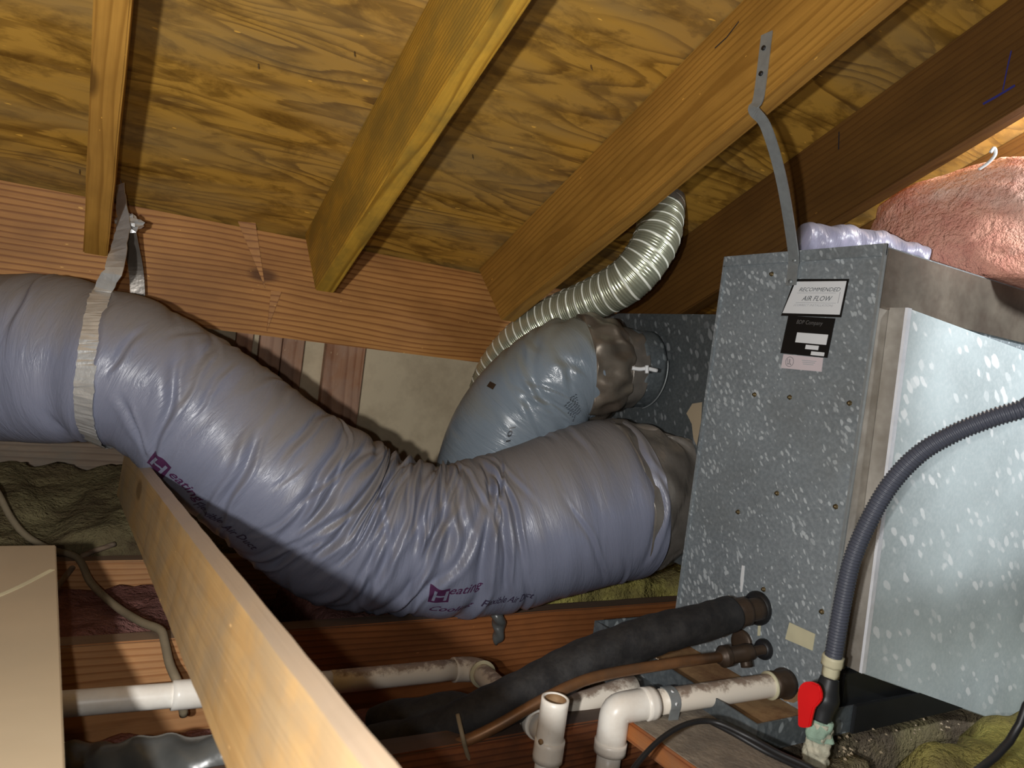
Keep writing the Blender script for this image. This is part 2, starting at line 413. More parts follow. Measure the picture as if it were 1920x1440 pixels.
def beam(name, A, B, side, w, h, mat, parent=None, cutA=0.0, cutB=0.0, bevel=0.0025, warp=0.0):
    """timber from A to B (centre line of its top face); side = width direction; local X runs along it"""
    A = Vector([float(q) for q in A]); B = Vector([float(q) for q in B])
    X = (B - A); L = X.length; X.normalize()
    Y = Vector(side); Y = (Y - X * Y.dot(X)).normalized(); Z = X.cross(Y)
    if Z.z < 0: Y = -Y; Z = X.cross(Y)
    n = max(2, int(L / 0.08)); vs = []; fs = []
    rnd = random.Random(hash(name) % 999 + int(A.x * 100))
    for i in range(n + 1):
        t = i / n
        for (yy, zz) in ((-w / 2, 0), (w / 2, 0), (w / 2, -h), (-w / 2, -h)):
            x = t * L + (cutA * (-zz) * (1 - t)) + (cutB * (-zz) * t)
            j = warp * (rnd.random() - .5)
            vs.append((x, yy + j, zz + h / 2 + j * .6))
    for i in range(n):
        for q in range(4):
            a = i * 4 + q; b = i * 4 + (q + 1) % 4
            fs.append((a, b, b + 4, a + 4))
    fs.append((3, 2, 1, 0)); fs.append((n * 4, n * 4 + 1, n * 4 + 2, n * 4 + 3))
    me = bpy.data.meshes.new(name); me.from_pydata(vs, [], fs)
    bm = bmesh.new(); bm.from_mesh(me); bmesh.ops.recalc_face_normals(bm, faces=bm.faces)
    if bevel:
        e = [x for x in bm.edges if len(x.link_faces) == 2 and x.calc_face_angle(0) > 0.8]
        bmesh.ops.bevel(bm, geom=e, offset=bevel, segments=2, affect='EDGES')
    bm.to_mesh(me); bm.free()
    mw = Matrix.Identity(4)
    for r in range(3): mw[r][0], mw[r][1], mw[r][2] = X[r], Y[r], Z[r]
    O = A - Z * (h / 2)
    mw.translation = O
    return link(name, me, mat, parent, mw)


def catmull(P, n):
    P = np.asarray(P, float)
    P = np.vstack([2 * P[0] - P[1], P, 2 * P[-1] - P[-2]])
    segs = len(P) - 3; out = []
    for i in range(n + 1):
        u = i / n * segs; k = min(int(u), segs - 1); t = u - k
        p0, p1, p2, p3 = P[k:k + 4]
        out.append(0.5 * ((2 * p1) + (-p0 + p2) * t + (2 * p0 - 5 * p1 + 4 * p2 - p3) * t * t + (-p0 + 3 * p1 - 3 * p2 + p3) * t ** 3))
    return np.array(out)


class Sweep:
    """a round tube along a curve; pts carry x, y, z, radius"""
    def __init__(s, pts, n=80, ref=None, straight=False):
        q = np.asarray(pts, float)
        if straight:
            d = np.r_[0, np.cumsum(np.linalg.norm(np.diff(q[:, :3], axis=0), axis=1))]
            t = np.linspace(0, d[-1], n + 1); q = np.stack([np.interp(t, d, q[:, i]) for i in range(4)], 1)
        else:
            q = catmull(q, max(n, 40))
            d = np.r_[0, np.cumsum(np.linalg.norm(np.diff(q[:, :3], axis=0), axis=1))]
            t = np.linspace(0, d[-1], n + 1); q = np.stack([np.interp(t, d, q[:, i]) for i in range(4)], 1)
        s.c = q[:, :3]; s.r = q[:, 3]; s.s = t; s.L = t[-1]; s.n = n
        T = np.gradient(s.c, axis=0); T /= np.linalg.norm(T, axis=1)[:, None]; s.T = T
        N = np.zeros_like(T)
        if ref is None:
            a = np.array([0, 0, 1.0]) if abs(T[0][2]) < 0.8 else np.array([1.0, 0, 0])
            a = a - T[0] * a.dot(T[0]); N[0] = a / np.linalg.norm(a)
            for i in range(1, len(T)):
                a = N[i - 1] - T[i] * N[i - 1].dot(T[i]); N[i] = a / np.linalg.norm(a)
        else:
            a = np.asarray(ref, float)
            N = a[None] - T * (T @ a)[:, None]; N /= np.linalg.norm(N, axis=1)[:, None]
        s.N = N; s.B = np.cross(T, N)
        s.disp = lambda S, TH: np.zeros_like(S + TH)
    def point(s, S, TH, off=0.0):
        S = np.asarray(S, float); TH = np.asarray(TH, float)
        g = lambda A: np.stack([np.interp(S, s.s, A[:, i]) for i in range(3)], -1)
        r = np.interp(S, s.s, s.r) + s.disp(S, TH) + off
        return g(s.c) + r[..., None] * (np.cos(TH)[..., None] * g(s.N) + np.sin(TH)[..., None] * g(s.B))
    def build(s, name, mat, parent=None, seg=16, caps=True, hollow=0.0, s0=None, s1=None, off=0.0, ns=None):
        ns = ns or s.n
        S = np.linspace(0 if s0 is None else s0, s.L if s1 is None else s1, ns + 1)
        TH = np.linspace(math.pi, 3 * math.pi, seg, endpoint=False)
        G, H = np.meshgrid(S, TH, indexing='ij')
        v = s.point(G, H, off).reshape(-1, 3)
        rr = float(np.mean(s.r))
        uv = np.stack([G.ravel(), H.ravel() * rr], 1)
        f = []
        for i in range(ns):
            for j in range(seg):
                a = i * seg + j; b = i * seg + (j + 1) % seg
                f.append((a, b, b + seg, a + seg))
        if caps and not hollow:
            f.append(tuple(range(seg - 1, -1, -1))); f.append(tuple(ns * seg + j for j in range(seg)))
        if hollow:
            vi = s.point(G, H, off - hollow).reshape(-1, 3); o = len(v)
            v = np.vstack([v, vi]); uv = np.vstack([uv, uv])
            for i in range(ns):
                for j in range(seg):
                    a = i * seg + j; b = i * seg + (j + 1) % seg
                    f.append((o + a, o + a + seg, o + b + seg, o + b))
            for j in range(seg):
                b = (j + 1) % seg
                f.append((j, o + j, o + b, b)); e = ns * seg
                f.append((e + j, e + b, o + e + b, o + e + j))
        return mesh(name, v, f, mat, parent, smooth=True, uv=uv)
    def find(s, px, py, smin=0, smax=None):
        key = id(s.disp)
        if getattr(s, 'ck', None) != key:
            S = np.linspace(smin, smax or s.L, 400); TH = np.linspace(-1.75, 1.75, 200)
            G, H = np.meshgrid(S, TH, indexing='ij')
            P = s.point(G, H); s.cache = (S, TH, P, proj(P)); s.ck = key
        S, TH, P, q = s.cache
        d = (q[..., 0] - px) ** 2 + (q[..., 1] - py) ** 2 + 400 * np.linalg.norm(P, axis=-1)
        i = np.unravel_index(np.argmin(d), d.shape)
        return S[i[0]], TH[i[1]]


def tube(name, pts, r, mat, parent=None, n=40, seg=14, **kw):
    q = [(*p, r) if len(p) == 3 else tuple(p) for p in pts]
    st = kw.pop('straight', False)
    return Sweep(q, n, straight=st).build(name, mat, parent, seg, **kw)


def fb(x, y, seed, scale, octaves=4):
    """smooth pseudo noise on arrays"""
    rs = np.random.RandomState(seed); out = 0; a = 1.0
    for o in range(octaves):
        for _ in range(4):
            an = rs.rand() * 6.283; k = scale * (0.7 + 0.6 * rs.rand()); ph = rs.rand() * 6.283
            out = out + a * np.sin((x * math.cos(an) + y * math.sin(an)) * k + ph + 1.3 * np.sin((y - x) * k * .5 + ph * 2)) / 4
        a *= 0.5; scale *= 2.05
    return out


def batt(name, x0, x1, y0, y1, zb, zt, amp, mat, label, seed, group=None, kind=None, step=0.012, edge=0.05, tilt=(0, 0), scale=16):
    """lumpy fibreglass: a displaced top that rounds over at its edges, closed below"""
    nx = int((x1 - x0) / step); ny = max(6, int((y1 - y0) / step))
    X, Y = np.meshgrid(np.linspace(x0, x1, nx + 1), np.linspace(y0, y1, ny + 1), indexing='ij')
    e = np.minimum.reduce([X - x0, x1 - X, Y - y0, y1 - Y]) / edge
    e = np.clip(e + 0.25 * fb(X, Y, seed + 5, 30, 2), 0, 1)
    e = np.sqrt(np.clip(1 - (1 - e) ** 2, 0, 1))
    Z = zt + tilt[0] * (X - x0) + tilt[1] * (Y - y0) + amp * fb(X, Y, seed, scale, 5) - 0.6 * amp * np.abs(fb(X, Y, seed + 9, scale * 1.7, 3))
    Z = zb + 0.004 + np.maximum(Z - zb - 0.004, 0.004) * e
    Z[0, :] = Z[-1, :] = zb + 0.003; Z[:, 0] = Z[:, -1] = zb + 0.003
    jx = 0.35 * amp * fb(Y, Z * 3, seed + 2, 40, 2); jy = 0.35 * amp * fb(X, Z * 3, seed + 3, 40, 2)
    ins = (e > 0.6)
    v = np.stack([X + jx * ins, Y + jy * ins, Z], -1).reshape(-1, 3)
    f = []
    for i in range(nx):
        for j in range(ny):
            a = i * (ny + 1) + j
            f.append((a, a + ny + 1, a + ny + 2, a + 1))
    o = len(v)
    rim = [i * (ny + 1) for i in range(nx + 1)] + [nx * (ny + 1) + j for j in range(1, ny + 1)] + \
          [i * (ny + 1) + ny for i in range(nx - 1, -1, -1)] + [j for j in range(ny - 1, 0, -1)]
    low = v[rim].copy(); low[:, 2] = zb
    v = np.vstack([v, low]); m = len(rim)
    for q in range(m):
        f.append((rim[q], o + q, o + (q + 1) % m, rim[(q + 1) % m]))
    f.append(tuple(o + q for q in range(m - 1, -1, -1)))
    ob = mesh(name, v, f, mat, None, smooth=True)
    return tag(ob, label, 'insulation', group, kind)


_tc = {}
def text_geo(s, shear=0.0, cuts=0, bold=0.012):
    """outline of a string as triangles, height about 1"""
    key = (s, shear, cuts)
    if key in _tc: return _tc[key]
    cu = bpy.data.curves.new('t', 'FONT'); cu.body = s; cu.shear = shear; cu.resolution_u = 2; cu.size = 1.0; cu.offset = bold if cuts else 0.0
    o = bpy.data.objects.new('t', cu); C.objects.link(o)
    bpy.context.view_layer.update()
    me = o.evaluated_get(bpy.context.evaluated_depsgraph_get()).to_mesh()
    bm = bmesh.new(); bm.from_mesh(me); bmesh.ops.triangulate(bm, faces=bm.faces)
    if cuts:
        for _ in range(cuts):
            es = [e for e in bm.edges if e.calc_length() > 0.12]
            bmesh.ops.subdivide_edges(bm, edges=es, cuts=1); bmesh.ops.triangulate(bm, faces=bm.faces)
    bm.verts.index_update()
    v = np.array([p.co[:2] for p in bm.verts]); f = [tuple(q.index for q in p.verts) for p in bm.faces]
    bm.free(); bpy.data.objects.remove(o); bpy.data.curves.remove(cu)
    _tc[key] = (v, f); return v, f


# ================================================================== SETTING
SL = 0.4701                      # roof slope
ROOF0 = 0.221                    # roof underside height at the eave board
EY = 1.66
def roofz(y): return ROOF0 + (EY - y) * SL
ca = 1 / math.hypot(1, SL); sa = SL * ca

# roof sheathing, one plywood skin with its own thickness, seen from below
def slab():
    y0, y1 = 2.2, -0.35; x0, x1 = -1.2, 2.9
    A = (x0, y0, roofz(y0)); L = (y0 - y1) / ca
    vs = []; t = 0.015
    for x in (x0, x1):
        for a in (0, L):
            for zz in (0, t): vs.append((x, a, zz))
    f = [(0, 2, 6, 4), (1, 5, 7, 3), (0, 4, 5, 1), (2, 3, 7, 6), (0, 1, 3, 2), (4, 6, 7, 5)]
    me = bpy.data.meshes.new('ceiling'); me.from_pydata(vs, [], f)
    bm = bmesh.new(); bm.from_mesh(me); bmesh.ops.recalc_face_normals(bm, faces=bm.faces); bm.to_mesh(me); bm.free()
    mw = Matrix(((1, 0, 0, 0), (0, -ca, sa, y0), (0, sa, ca, roofz(y0)), (0, 0, 0, 1)))
    return link('ceiling', me, M['ply'], None, mw)
tag(slab(), kind='structure')
tag(box('floor', (-1.2, -0.3, -0.71), (2.9, 2.2, -0.695), M['old']), kind='structure')
tag(box('wall_back', (-1.2, 2.12, -0.695), (2.9, 2.14, 0.0), M['drywall']), kind='structure')

# studs of the back wall, a little proud of the board
for i, (x0, x1, lab) in enumerate(((0.31, 0.352, 'narrow upright wooden stud nearest the big duct, under the eave board'),
                                 (0.372, 0.430, 'first of the pale upright studs under the eave board, left of the bare gap'),
                                 (0.434, 0.492, 'second of the pale upright studs, beside the cream gap in the wall'),
                                 (0.556, 0.672, 'wide upright board with white streaks right of the cream gap in the wall'))):
    o = beam('wall_stud', ((x0 + x1) / 2, 2.10, -0.695), ((x0 + x1) / 2, 2.10, -0.002), (1, 0, 0), x1 - x0, 0.03, M['stud'], bevel=0.002)
    tag(o, lab, 'stud')

# eave board closing the rafter ends
o = beam('eave_board', (-1.1, 1.68, 0.2115), (2.8, 1.68, 0.2115), (0, 1, 0), 0.038, 0.227, M['block'])
for vv in o.data.vertices:
    wv = o.matrix_basis @ vv.co
    if wv.y > 1.68 and wv.z > 0.15: vv.co.z -= 0.019 if (o.matrix_basis.to_3x3() @ Vector((0, 0, 1))).z > 0 else -0.019
o = tag(o, 'long reddish fir board on edge closing off the lower ends of the rafters', 'board')
# split sliver standing off the eave board
P = [hit(445, 413, 1, 1.659), hit(478, 418, 1, 1.659), hit(497, 540, 1, 1.659)]
mesh('splinter', [*P, P[1] + np.array([0, -0.007, 0]), P[2] + np.array([0, -0.002, 0])],
     [(0, 2, 4, 3), (0, 3, 1), (1, 3, 4, 2), (0, 1, 2)], M['block'], o)
P = [hit(527, 547, 1, 1.659), hit(500, 620, 1, 1.659), hit(508, 545, 1, 1.659)]
mesh('splinter', [*P, P[0] + np.array([0, -0.005, 0]), P[1] + np.array([0, -0.004, 0])],
     [(0, 3, 4, 1), (0, 2, 3), (2, 1, 4, 3), (0, 1, 2)], M['block'], o)

# rafters
RX = [(-0.048, -0.010), (0.366, 0.404), (0.805, 0.843), (1.211, 1.249), (1.617, 1.655), (2.02, 2.058)]
RL = ['leftmost rafter, narrow and orange brown, with the tape strap hanging at its side',
      'yellow rafter left of the middle, speckled with resin, its cut end showing',
      'thick golden rafter in the middle with the bent metal hanger nailed on',
      'dark brown rafter just behind the hanger, running above the air handler',
      'orange rafter at the top right corner above the pink insulation',
      'rafter farthest right, beyond the pink insulation']
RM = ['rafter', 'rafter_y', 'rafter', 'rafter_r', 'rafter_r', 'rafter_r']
rafters = []
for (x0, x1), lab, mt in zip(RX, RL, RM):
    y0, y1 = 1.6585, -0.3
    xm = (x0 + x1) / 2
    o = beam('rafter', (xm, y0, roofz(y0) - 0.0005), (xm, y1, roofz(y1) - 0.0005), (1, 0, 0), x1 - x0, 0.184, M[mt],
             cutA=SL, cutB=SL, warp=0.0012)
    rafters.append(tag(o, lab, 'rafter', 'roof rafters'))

# pencil and marker marks on the dark rafter, part of it
def stroke(name, pts, wdt, X, mat, parent):
    P = [hit(x, y, 0, X) for x, y in pts]; v = []; f = []
    for i, p in enumerate(P):
        a = P[max(i - 1, 0)]; b = P[min(i + 1, len(P) - 1)]; t = (b - a) / np.linalg.norm(b - a)
        n = np.cross(t, [1, 0, 0]) * wdt / 2
        v += [p - n, p + n, p + n + [0.0008, 0, 0], p - n + [0.0008, 0, 0]]
    for i in range(len(P) - 1):
        a = i * 4
        for q in range(4): f.append((a + q, a + (q + 1) % 4, a + 4 + (q + 1) % 4, a + 4 + q))
    f += [(0, 3, 2, 1), (len(v) - 4, len(v) - 3, len(v) - 2, len(v) - 1)]
    return mesh(name, v, f, mat, parent)
stroke('pencil_mark', [(1573, 247), (1572, 280)], 0.002, 1.2102, M['blackp'], rafters[3])
stroke('marker_scribble', [(1843, 195), (1870, 180), (1903, 160)], 0.004, 1.2102, M['blue'], rafters[3])
stroke('marker_scribble', [(1880, 170), (1888, 130), (1896, 95)], 0.002, 1.2102, M['blue'], rafters[3])
stroke('ink_mark', [(1340, 90), (1362, 70), (1385, 40)], 0.0016, 0.8042, M['blackp'], rafters[2])

# ceiling joists, running across
JY = [(0.815, -1.1, 2.8, 'joist_r', 'reddish floor joist nearest the camera, below the white tee fitting'),
      (1.218, -1.1, 0.30, 'joist', 'light orange floor joist on the left, behind the white drain pipe'),
      (1.219, 0.3005, 2.8, 'joist_b', 'red brown floor joist under the big lavender duct, behind the black foam pipe'),
      (1.624, -1.1, 2.8, 'joist', 'floor joist farthest back, below the olive insulation')]
for y, x0, x1, mt, lab in JY:
    o = beam('floor_joist', (x0, y, -0.5), (x1, y, -0.5), (0, 1, 0), 0.038, 0.184, M[mt], warp=0.0012)
    tag(o, lab, 'joist', 'floor joists')

# ================================================================== INSULATION
batt('insulation_batt', -0.8, 0.56, 1.66, 2.08, -0.69, -0.475, 0.026, M['olive'],
     'olive brown fibreglass batt in the dark corner below the left end of the big duct', 3, 'insulation between the joists', tilt=(0, 0.24), scale=13)
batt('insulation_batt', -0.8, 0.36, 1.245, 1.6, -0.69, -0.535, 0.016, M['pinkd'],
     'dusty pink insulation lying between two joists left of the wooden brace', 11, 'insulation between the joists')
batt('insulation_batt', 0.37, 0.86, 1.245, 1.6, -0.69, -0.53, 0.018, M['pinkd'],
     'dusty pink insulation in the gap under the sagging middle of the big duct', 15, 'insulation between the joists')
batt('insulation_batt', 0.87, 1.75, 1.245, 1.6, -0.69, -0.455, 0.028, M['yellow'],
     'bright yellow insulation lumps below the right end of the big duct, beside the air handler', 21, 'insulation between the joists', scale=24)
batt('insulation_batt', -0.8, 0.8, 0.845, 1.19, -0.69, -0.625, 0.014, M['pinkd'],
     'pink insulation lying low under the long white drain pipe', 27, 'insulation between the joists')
batt('insulation_batt', 0.95, 2.3, 0.845, 1.19, -0.69, -0.55, 0.014, M['dusty'],
     'dusty brown insulation under the rear half of the air handler', 31, 'insulation between the joists')
batt('insulation_batt', 0.36, 0.93, 0.2, 0.785, -0.69, -0.60, 0.02, M['dusty'],
     'grey brown insulation scraps below the white elbow fitting at the bottom edge', 37, 'insulation between the joists')
batt('insulation_batt', 1.02, 1.9, 0.16, 0.635, -0.69, -0.472, 0.020, M['yellow'],
     'yellow insulation heap at the bottom right corner below the air handler panel', 44, 'insulation between the joists', tilt=(0.02, 0.02), scale=12, edge=0.10)
batt('insulation_batt', 0.90, 1.9, 0.64, 0.79, -0.69, -0.515, 0.008, M['dusty'],
     'narrow strip of dusty insulation under the front lip of the drip pan', 52, 'insulation between the joists', edge=0.03)
batt('insulation_batt', 0.88, 1.06, 0.30, 0.63, -0.69, -0.535, 0.014, M['dusty'],
     'dusty brown insulation lump behind the crusted riser pipe', 57, 'insulation between the joists', edge=0.05)

# ================================================================== AIR HANDLER
AX = 1.0
ahu = empty('air_handler', (1.3, 0.85, -0.49), 'galvanised air handler cabinet with speckled zinc, rating labels and pipe ports', 'air handler')
box('cabinet', (AX, 0.680, -0.488), (2.0, 1.003, 0.244), M['galv'], ahu, 0.002)
cabn = ahu.children[0]
box('top_flange', (AX - 0.004, 0.676, 0.228), (AX + 0.0, 1.004, 0.247), M['galv'], ahu, 0.001)
box('corner_flange', (AX - 0.004, 0.676, -0.488), (AX + 0.001, 0.682, 0.247), M['strapm'], ahu, 0.0008)
box('corner_flange', (AX - 0.003, 0.998, -0.488), (AX + 0.001, 1.005, 0.247), M['galv'], ahu, 0.0008)
box('rear_cabinet', (1.06, 1.004, -0.37), (1.205, 1.44, 0.146), M['galv3'], ahu, 0.002)
box('corner_tape', (AX + 0.002, 0.6765, -0.440), (1.046, 0.6799, 0.150), M['foil'], ahu)
box('top_tape', (AX + 0.002, 0.6755, 0.150), (2.0, 0.6799, 0.240), M['foild'], ahu)
# big bright side panel standing proud, its lower edge dropping to the right
q = 0.648
sp_top = [hit(1702, 577, 1, q), hit(1920, 657, 1, q)]; sp_bot = [hit(1615, 1262, 1, q), hit(1920, 1370, 1, q)]
def ext(a, b, x):
    t = (x - a[0]) / (b[0] - a[0]); return a + (b - a) * t
c4 = [sp_bot[0], ext(*sp_bot, 1.75), ext(*sp_top, 1.75), sp_top[0]]
sp = hexa('side_panel', [*c4, *[p + np.array([0, 0.0275, 0]) for p in c4]], M['galv2'], ahu, 0.0015)
e0, e1 = sp_top[0], sp_bot[0]
hexa('bright_tape', [e1 + [-0.0012, -0.0015, 0.0], e1 + [0.0085, -0.0015, 0], e0 + [0.0085, -0.0015, 0], e0 + [-0.0012, -0.0015, 0],
                     e1 + [-0.0012, 0.003, 0.0], e1 + [0.0085, 0.0, 0], e0 + [0.0085, 0.0, 0], e0 + [-0.0012, 0.003, 0]], M['foil2'], ahu)
hexa('edge_tape', [e1 + [-0.0012, 0.0032, 0.0], e1 + [-0.0002, 0.0032, 0], e0 + [-0.0002, 0.0032, 0], e0 + [-0.0012, 0.0032, 0],
                   e1 + [-0.0012, 0.028, 0.0], e1 + [-0.0002, 0.028, 0], e0 + [-0.0002, 0.028, 0], e0 + [-0.0012, 0.028, 0]], M['foil'], ahu)
box('dark_base_strip', (AX + 0.045, 0.6485, -0.4995), (2.0, 0.6545, -0.455), M['dark'], ahu, 0.001)  # dark strip laid over the front wall of the drain pan
box('dark_base_strip', (AX + 0.03, 0.664, -0.486), (2.0, 0.6795, -0.41), M['dark'], ahu, 0.001)

def on_face(px, py, off=0.0012): return hit(px, py, 0, AX - off)
# screws
for i, (x, y) in enumerate([(1415, 740), (1481, 745), (1593, 756), (1457, 925), (1384, 960), (1567, 950), (1432, 1105), (1541, 1147), (1447, 514)]):
    p = on_face(x, y, 0)
    Sw = Sweep([(*p, 0.0046), (*(p - [0.001, 0, 0]), 0.0046), (*(p - [0.0012, 0, 0]), 0.003), (*(p - [0.004, 0, 0]), 0.0028)], 6, straight=True)
    Sw.build('screw', M['brass'], ahu, 6)
# labels
def label_plate(name, px4, mat, parent, off=0.0010):
    P = [on_face(x, y, off) for x, y in px4]
    return hexa(name, [*P, *[p + np.array([off, 0, 0]) for p in P]], mat, parent), P
def plate_text(name, s, P, u0, v0, u1, v1, mat, parent, shear=0.0, out=0.0006):
    """P: tl, tr, br, bl in the world; u to the right, v downward"""
    v, f = text_geo(s, shear); a = v.min(0); b = v.max(0)
    u = u0 + (v[:, 0] - a[0]) / (b[0] - a[0]) * (u1 - u0); w_ = v1 + (v[:, 1] - a[1]) / (b[1] - a[1]) * (v0 - v1)
    tl, tr, br, bl = P
    X = ((1 - u) * (1 - w_))[:, None] * tl + (u * (1 - w_))[:, None] * tr + (u * w_)[:, None] * br + ((1 - u) * w_)[:, None] * bl
    X[:, 0] -= out
    return mesh(name, X, f, mat, parent)
def plate_rect(name, P, u0, v0, u1, v1, mat, parent, out=0.0006):
    tl, tr, br, bl = P
    g = lambda u, w_: (1 - u) * (1 - w_) * tl + u * (1 - w_) * tr + u * w_ * br + (1 - u) * w_ * bl - np.array([out, 0, 0])
    c = [g(u0, v0), g(u1, v0), g(u1, v1), g(u0, v1)]
    return hexa(name, [*c, *[p + np.array([out * 0.9, 0, 0]) for p in c]], mat, parent)
lb, _ = label_plate('label_border', [(1490, 523), (1592, 523), (1577, 595), (1464, 592)], M['blackl'], ahu, 0.0008)
lw, PW = label_plate('airflow_label', [(1492, 528), (1587, 527), (1574, 590), (1467, 587)], M['white'], ahu, 0.0014)
plate_text('lettering', 'RECOMMENDED', PW, 0.15, 0.19, 0.93, 0.31, M['ink'], lw, 0.25)
plate_text('lettering', 'AIR FLOW', PW, 0.27, 0.45, 0.82, 0.60, M['ink'], lw, 0.25)
plate_text('lettering', '(CORRECT INSTALLATION)', PW, 0.16, 0.70, 0.86, 0.79, M['ink_soft'], lw, 0.25)
for (a, b, c_, d) in ((0.13, 0.355, 0.86, 0.365), (0.18, 0.655, 0.90, 0.665), (0.93, 0.33, 0.938, 0.66)):
    plate_rect('printed_line', PW, a, b, c_, d, M['ink_soft'], lw)
bl_, PB = label_plate('rating_label', [(1478, 592), (1566, 597), (1551, 671), (1463, 662)], M['blackl'], ahu, 0.0011)
plate_text('lettering', 'BDP Company', PB, 0.22, 0.09, 0.78, 0.23, M['ink_b'], bl_, 0.2)
plate_rect('blank_field', PB, 0.28, 0.42, 0.93, 0.68, M['white'], bl_)
plate_rect('blank_field', PB, 0.52, 0.72, 0.79, 0.83, M['white'], bl_)
plate_rect('blank_field', PB, 0.66, 0.875, 0.93, 0.97, M['white'], bl_)
pl_, PP = label_plate('listing_label', [(1469, 664), (1543, 671), (1540, 697), (1464, 690)], M['pinkl'], ahu, 0.0009)
plate_text('lettering', 'UL', PP, 0.13, 0.3, 0.25, 0.7, M['ink'], pl_, -0.2)
def ring_on(P, u, v, r, mat, parent, wd=0.0007):
    tl, tr, br, bl = P
    c = (1 - u) * (1 - v) * tl + u * (1 - v) * tr + u * v * br + (1 - u) * v * bl
    vs = []; f = []; n = 24
    for i in range(n):
        a = i / n * 6.2832
        for rr in (r, r - wd): vs.append(c + np.array([-0.0006, -rr * math.cos(a), rr * math.sin(a)]))
    for i in range(n): f.append((2 * i, 2 * i + 1, (2 * i + 3) % (2 * n), (2 * i + 2) % (2 * n)))
    mesh('printed_ring', vs, f, mat, parent)
ring_on(PP, 0.2, 0.5, 0.0085, M['ink'], pl_)
for k_ in range(3): plate_rect('printed_line', PP, 0.50 + 0.02 * k_, 0.28 + 0.13 * k_, 0.86 - 0.03 * k_, 0.33 + 0.13 * k_, M['ink_soft'], pl_)
label_plate('paper_tag', [(1480, 1167), (1528, 1189), (1523, 1220), (1472, 1198)], M['cream'], ahu, 0.0012)

# ports with their rubber grommets
def port(px, py, r, name='pipe_grommet', mat='black', depth=0.012):
    p = on_face(px, py, 0)
    Sw = Sweep([(*(p + [0.004, 0, 0]), r), (*(p - [0.004, 0, 0]), r * 1.02), (*(p - [depth * 0.8, 0, 0]), r * 0.9), (*(p - [depth, 0, 0]), r * 0.55)], 8, straight=True)
    return Sw.build(name, M[mat], ahu, 24)
port(1422, 1140, 0.028); port(1434, 1217, 0.017); port(1472, 1281, 0.024, 'drain_socket', 'bronze', 0.016)
port(1392, 1205, 0.022, 'spare_port', 'bronze', 0.008)

# drain pan under the cabinet
pan = empty('drain_pan', (1.3, 1.0, -0.5), 'shallow galvanised drip pan with a rusty tan liner under the air handler', 'pan')
X0, Y0, X1, Y1 = 0.835, 0.655, 2.05, 1.04
box('pan_base', (X0, Y0, -0.4995), (X1, Y1, -0.497), M['galvpan'], pan)
box('pan_wall', (X0, Y0, -0.497), (X0 + 0.003, Y1, -0.458), M['galvpan'], pan)
box('pan_wall', (X0 + 0.003, Y0, -0.497), (X1, Y0 + 0.003, -0.458), M['galvpan'], pan)
box('pan_wall', (X0 + 0.003, Y1 - 0.003, -0.497), (X1, Y1, -0.458), M['galvpan'], pan)
for i, (a, b) in enumerate(((0.66, 0.78), (0.786, 0.90), (0.906, 1.035))):
    box('liner_board', (X0 + 0.004, a, -0.497), (1.6, b, -0.4885), M['rust'], pan, 0.001)
for i in range(26):
    t = random.random(); c = np.array([X0 + 0.006 + random.random() * .006, 0.86 + 0.07 * t, -0.472 + 0.014 * random.random()])
    r = 0.003 + 0.003 * random.random()
    vs = [c + np.array(d) * r for d in ((1, 0, 0), (-1, .2, 0), (0, 1, .3), (.2, -1, 0), (0, .2, 1), (0, 0, -1))]
    if i == 0: allv, allf = [], []
    o_ = len(allv); allv += vs; allf += [(o_ + a, o_ + b, o_ + c_) for a, b, c_ in ((0, 2, 4), (2, 1, 4), (1, 3, 4), (3, 0, 4), (2, 0, 5), (1, 2, 5), (3, 1, 5), (0, 3, 5))]
tag(mesh('foam_crumb_line', allv, allf, M['debris'], pan), kind='stuff')

# sheet-metal flashing behind the pan, on the joist
o = hexa('metal_flashing', [(0.62, 0.985, -0.4995), (0.83, 0.985, -0.4995), (0.83, 1.19, -0.4995), (0.70, 1.19, -0.4995),
                            (0.62, 0.985, -0.4965), (0.83, 0.985, -0.4965), (0.83, 1.19, -0.4965), (0.70, 1.19, -0.4965)], M['galvpan'])
P = [(0.765, 1.01), (0.833, 1.01), (0.833, 0.85), (0.755, 0.85)]
bpy.data.objects.remove(o)
o = hexa('metal_flashing', [(x, y, -0.4999) for x, y in P] + [(x, y, -0.4975) for x, y in P], M['galvpan'])
tag(o, 'grey scrap of sheet metal lying against the left side of the drip pan', 'sheet metal')

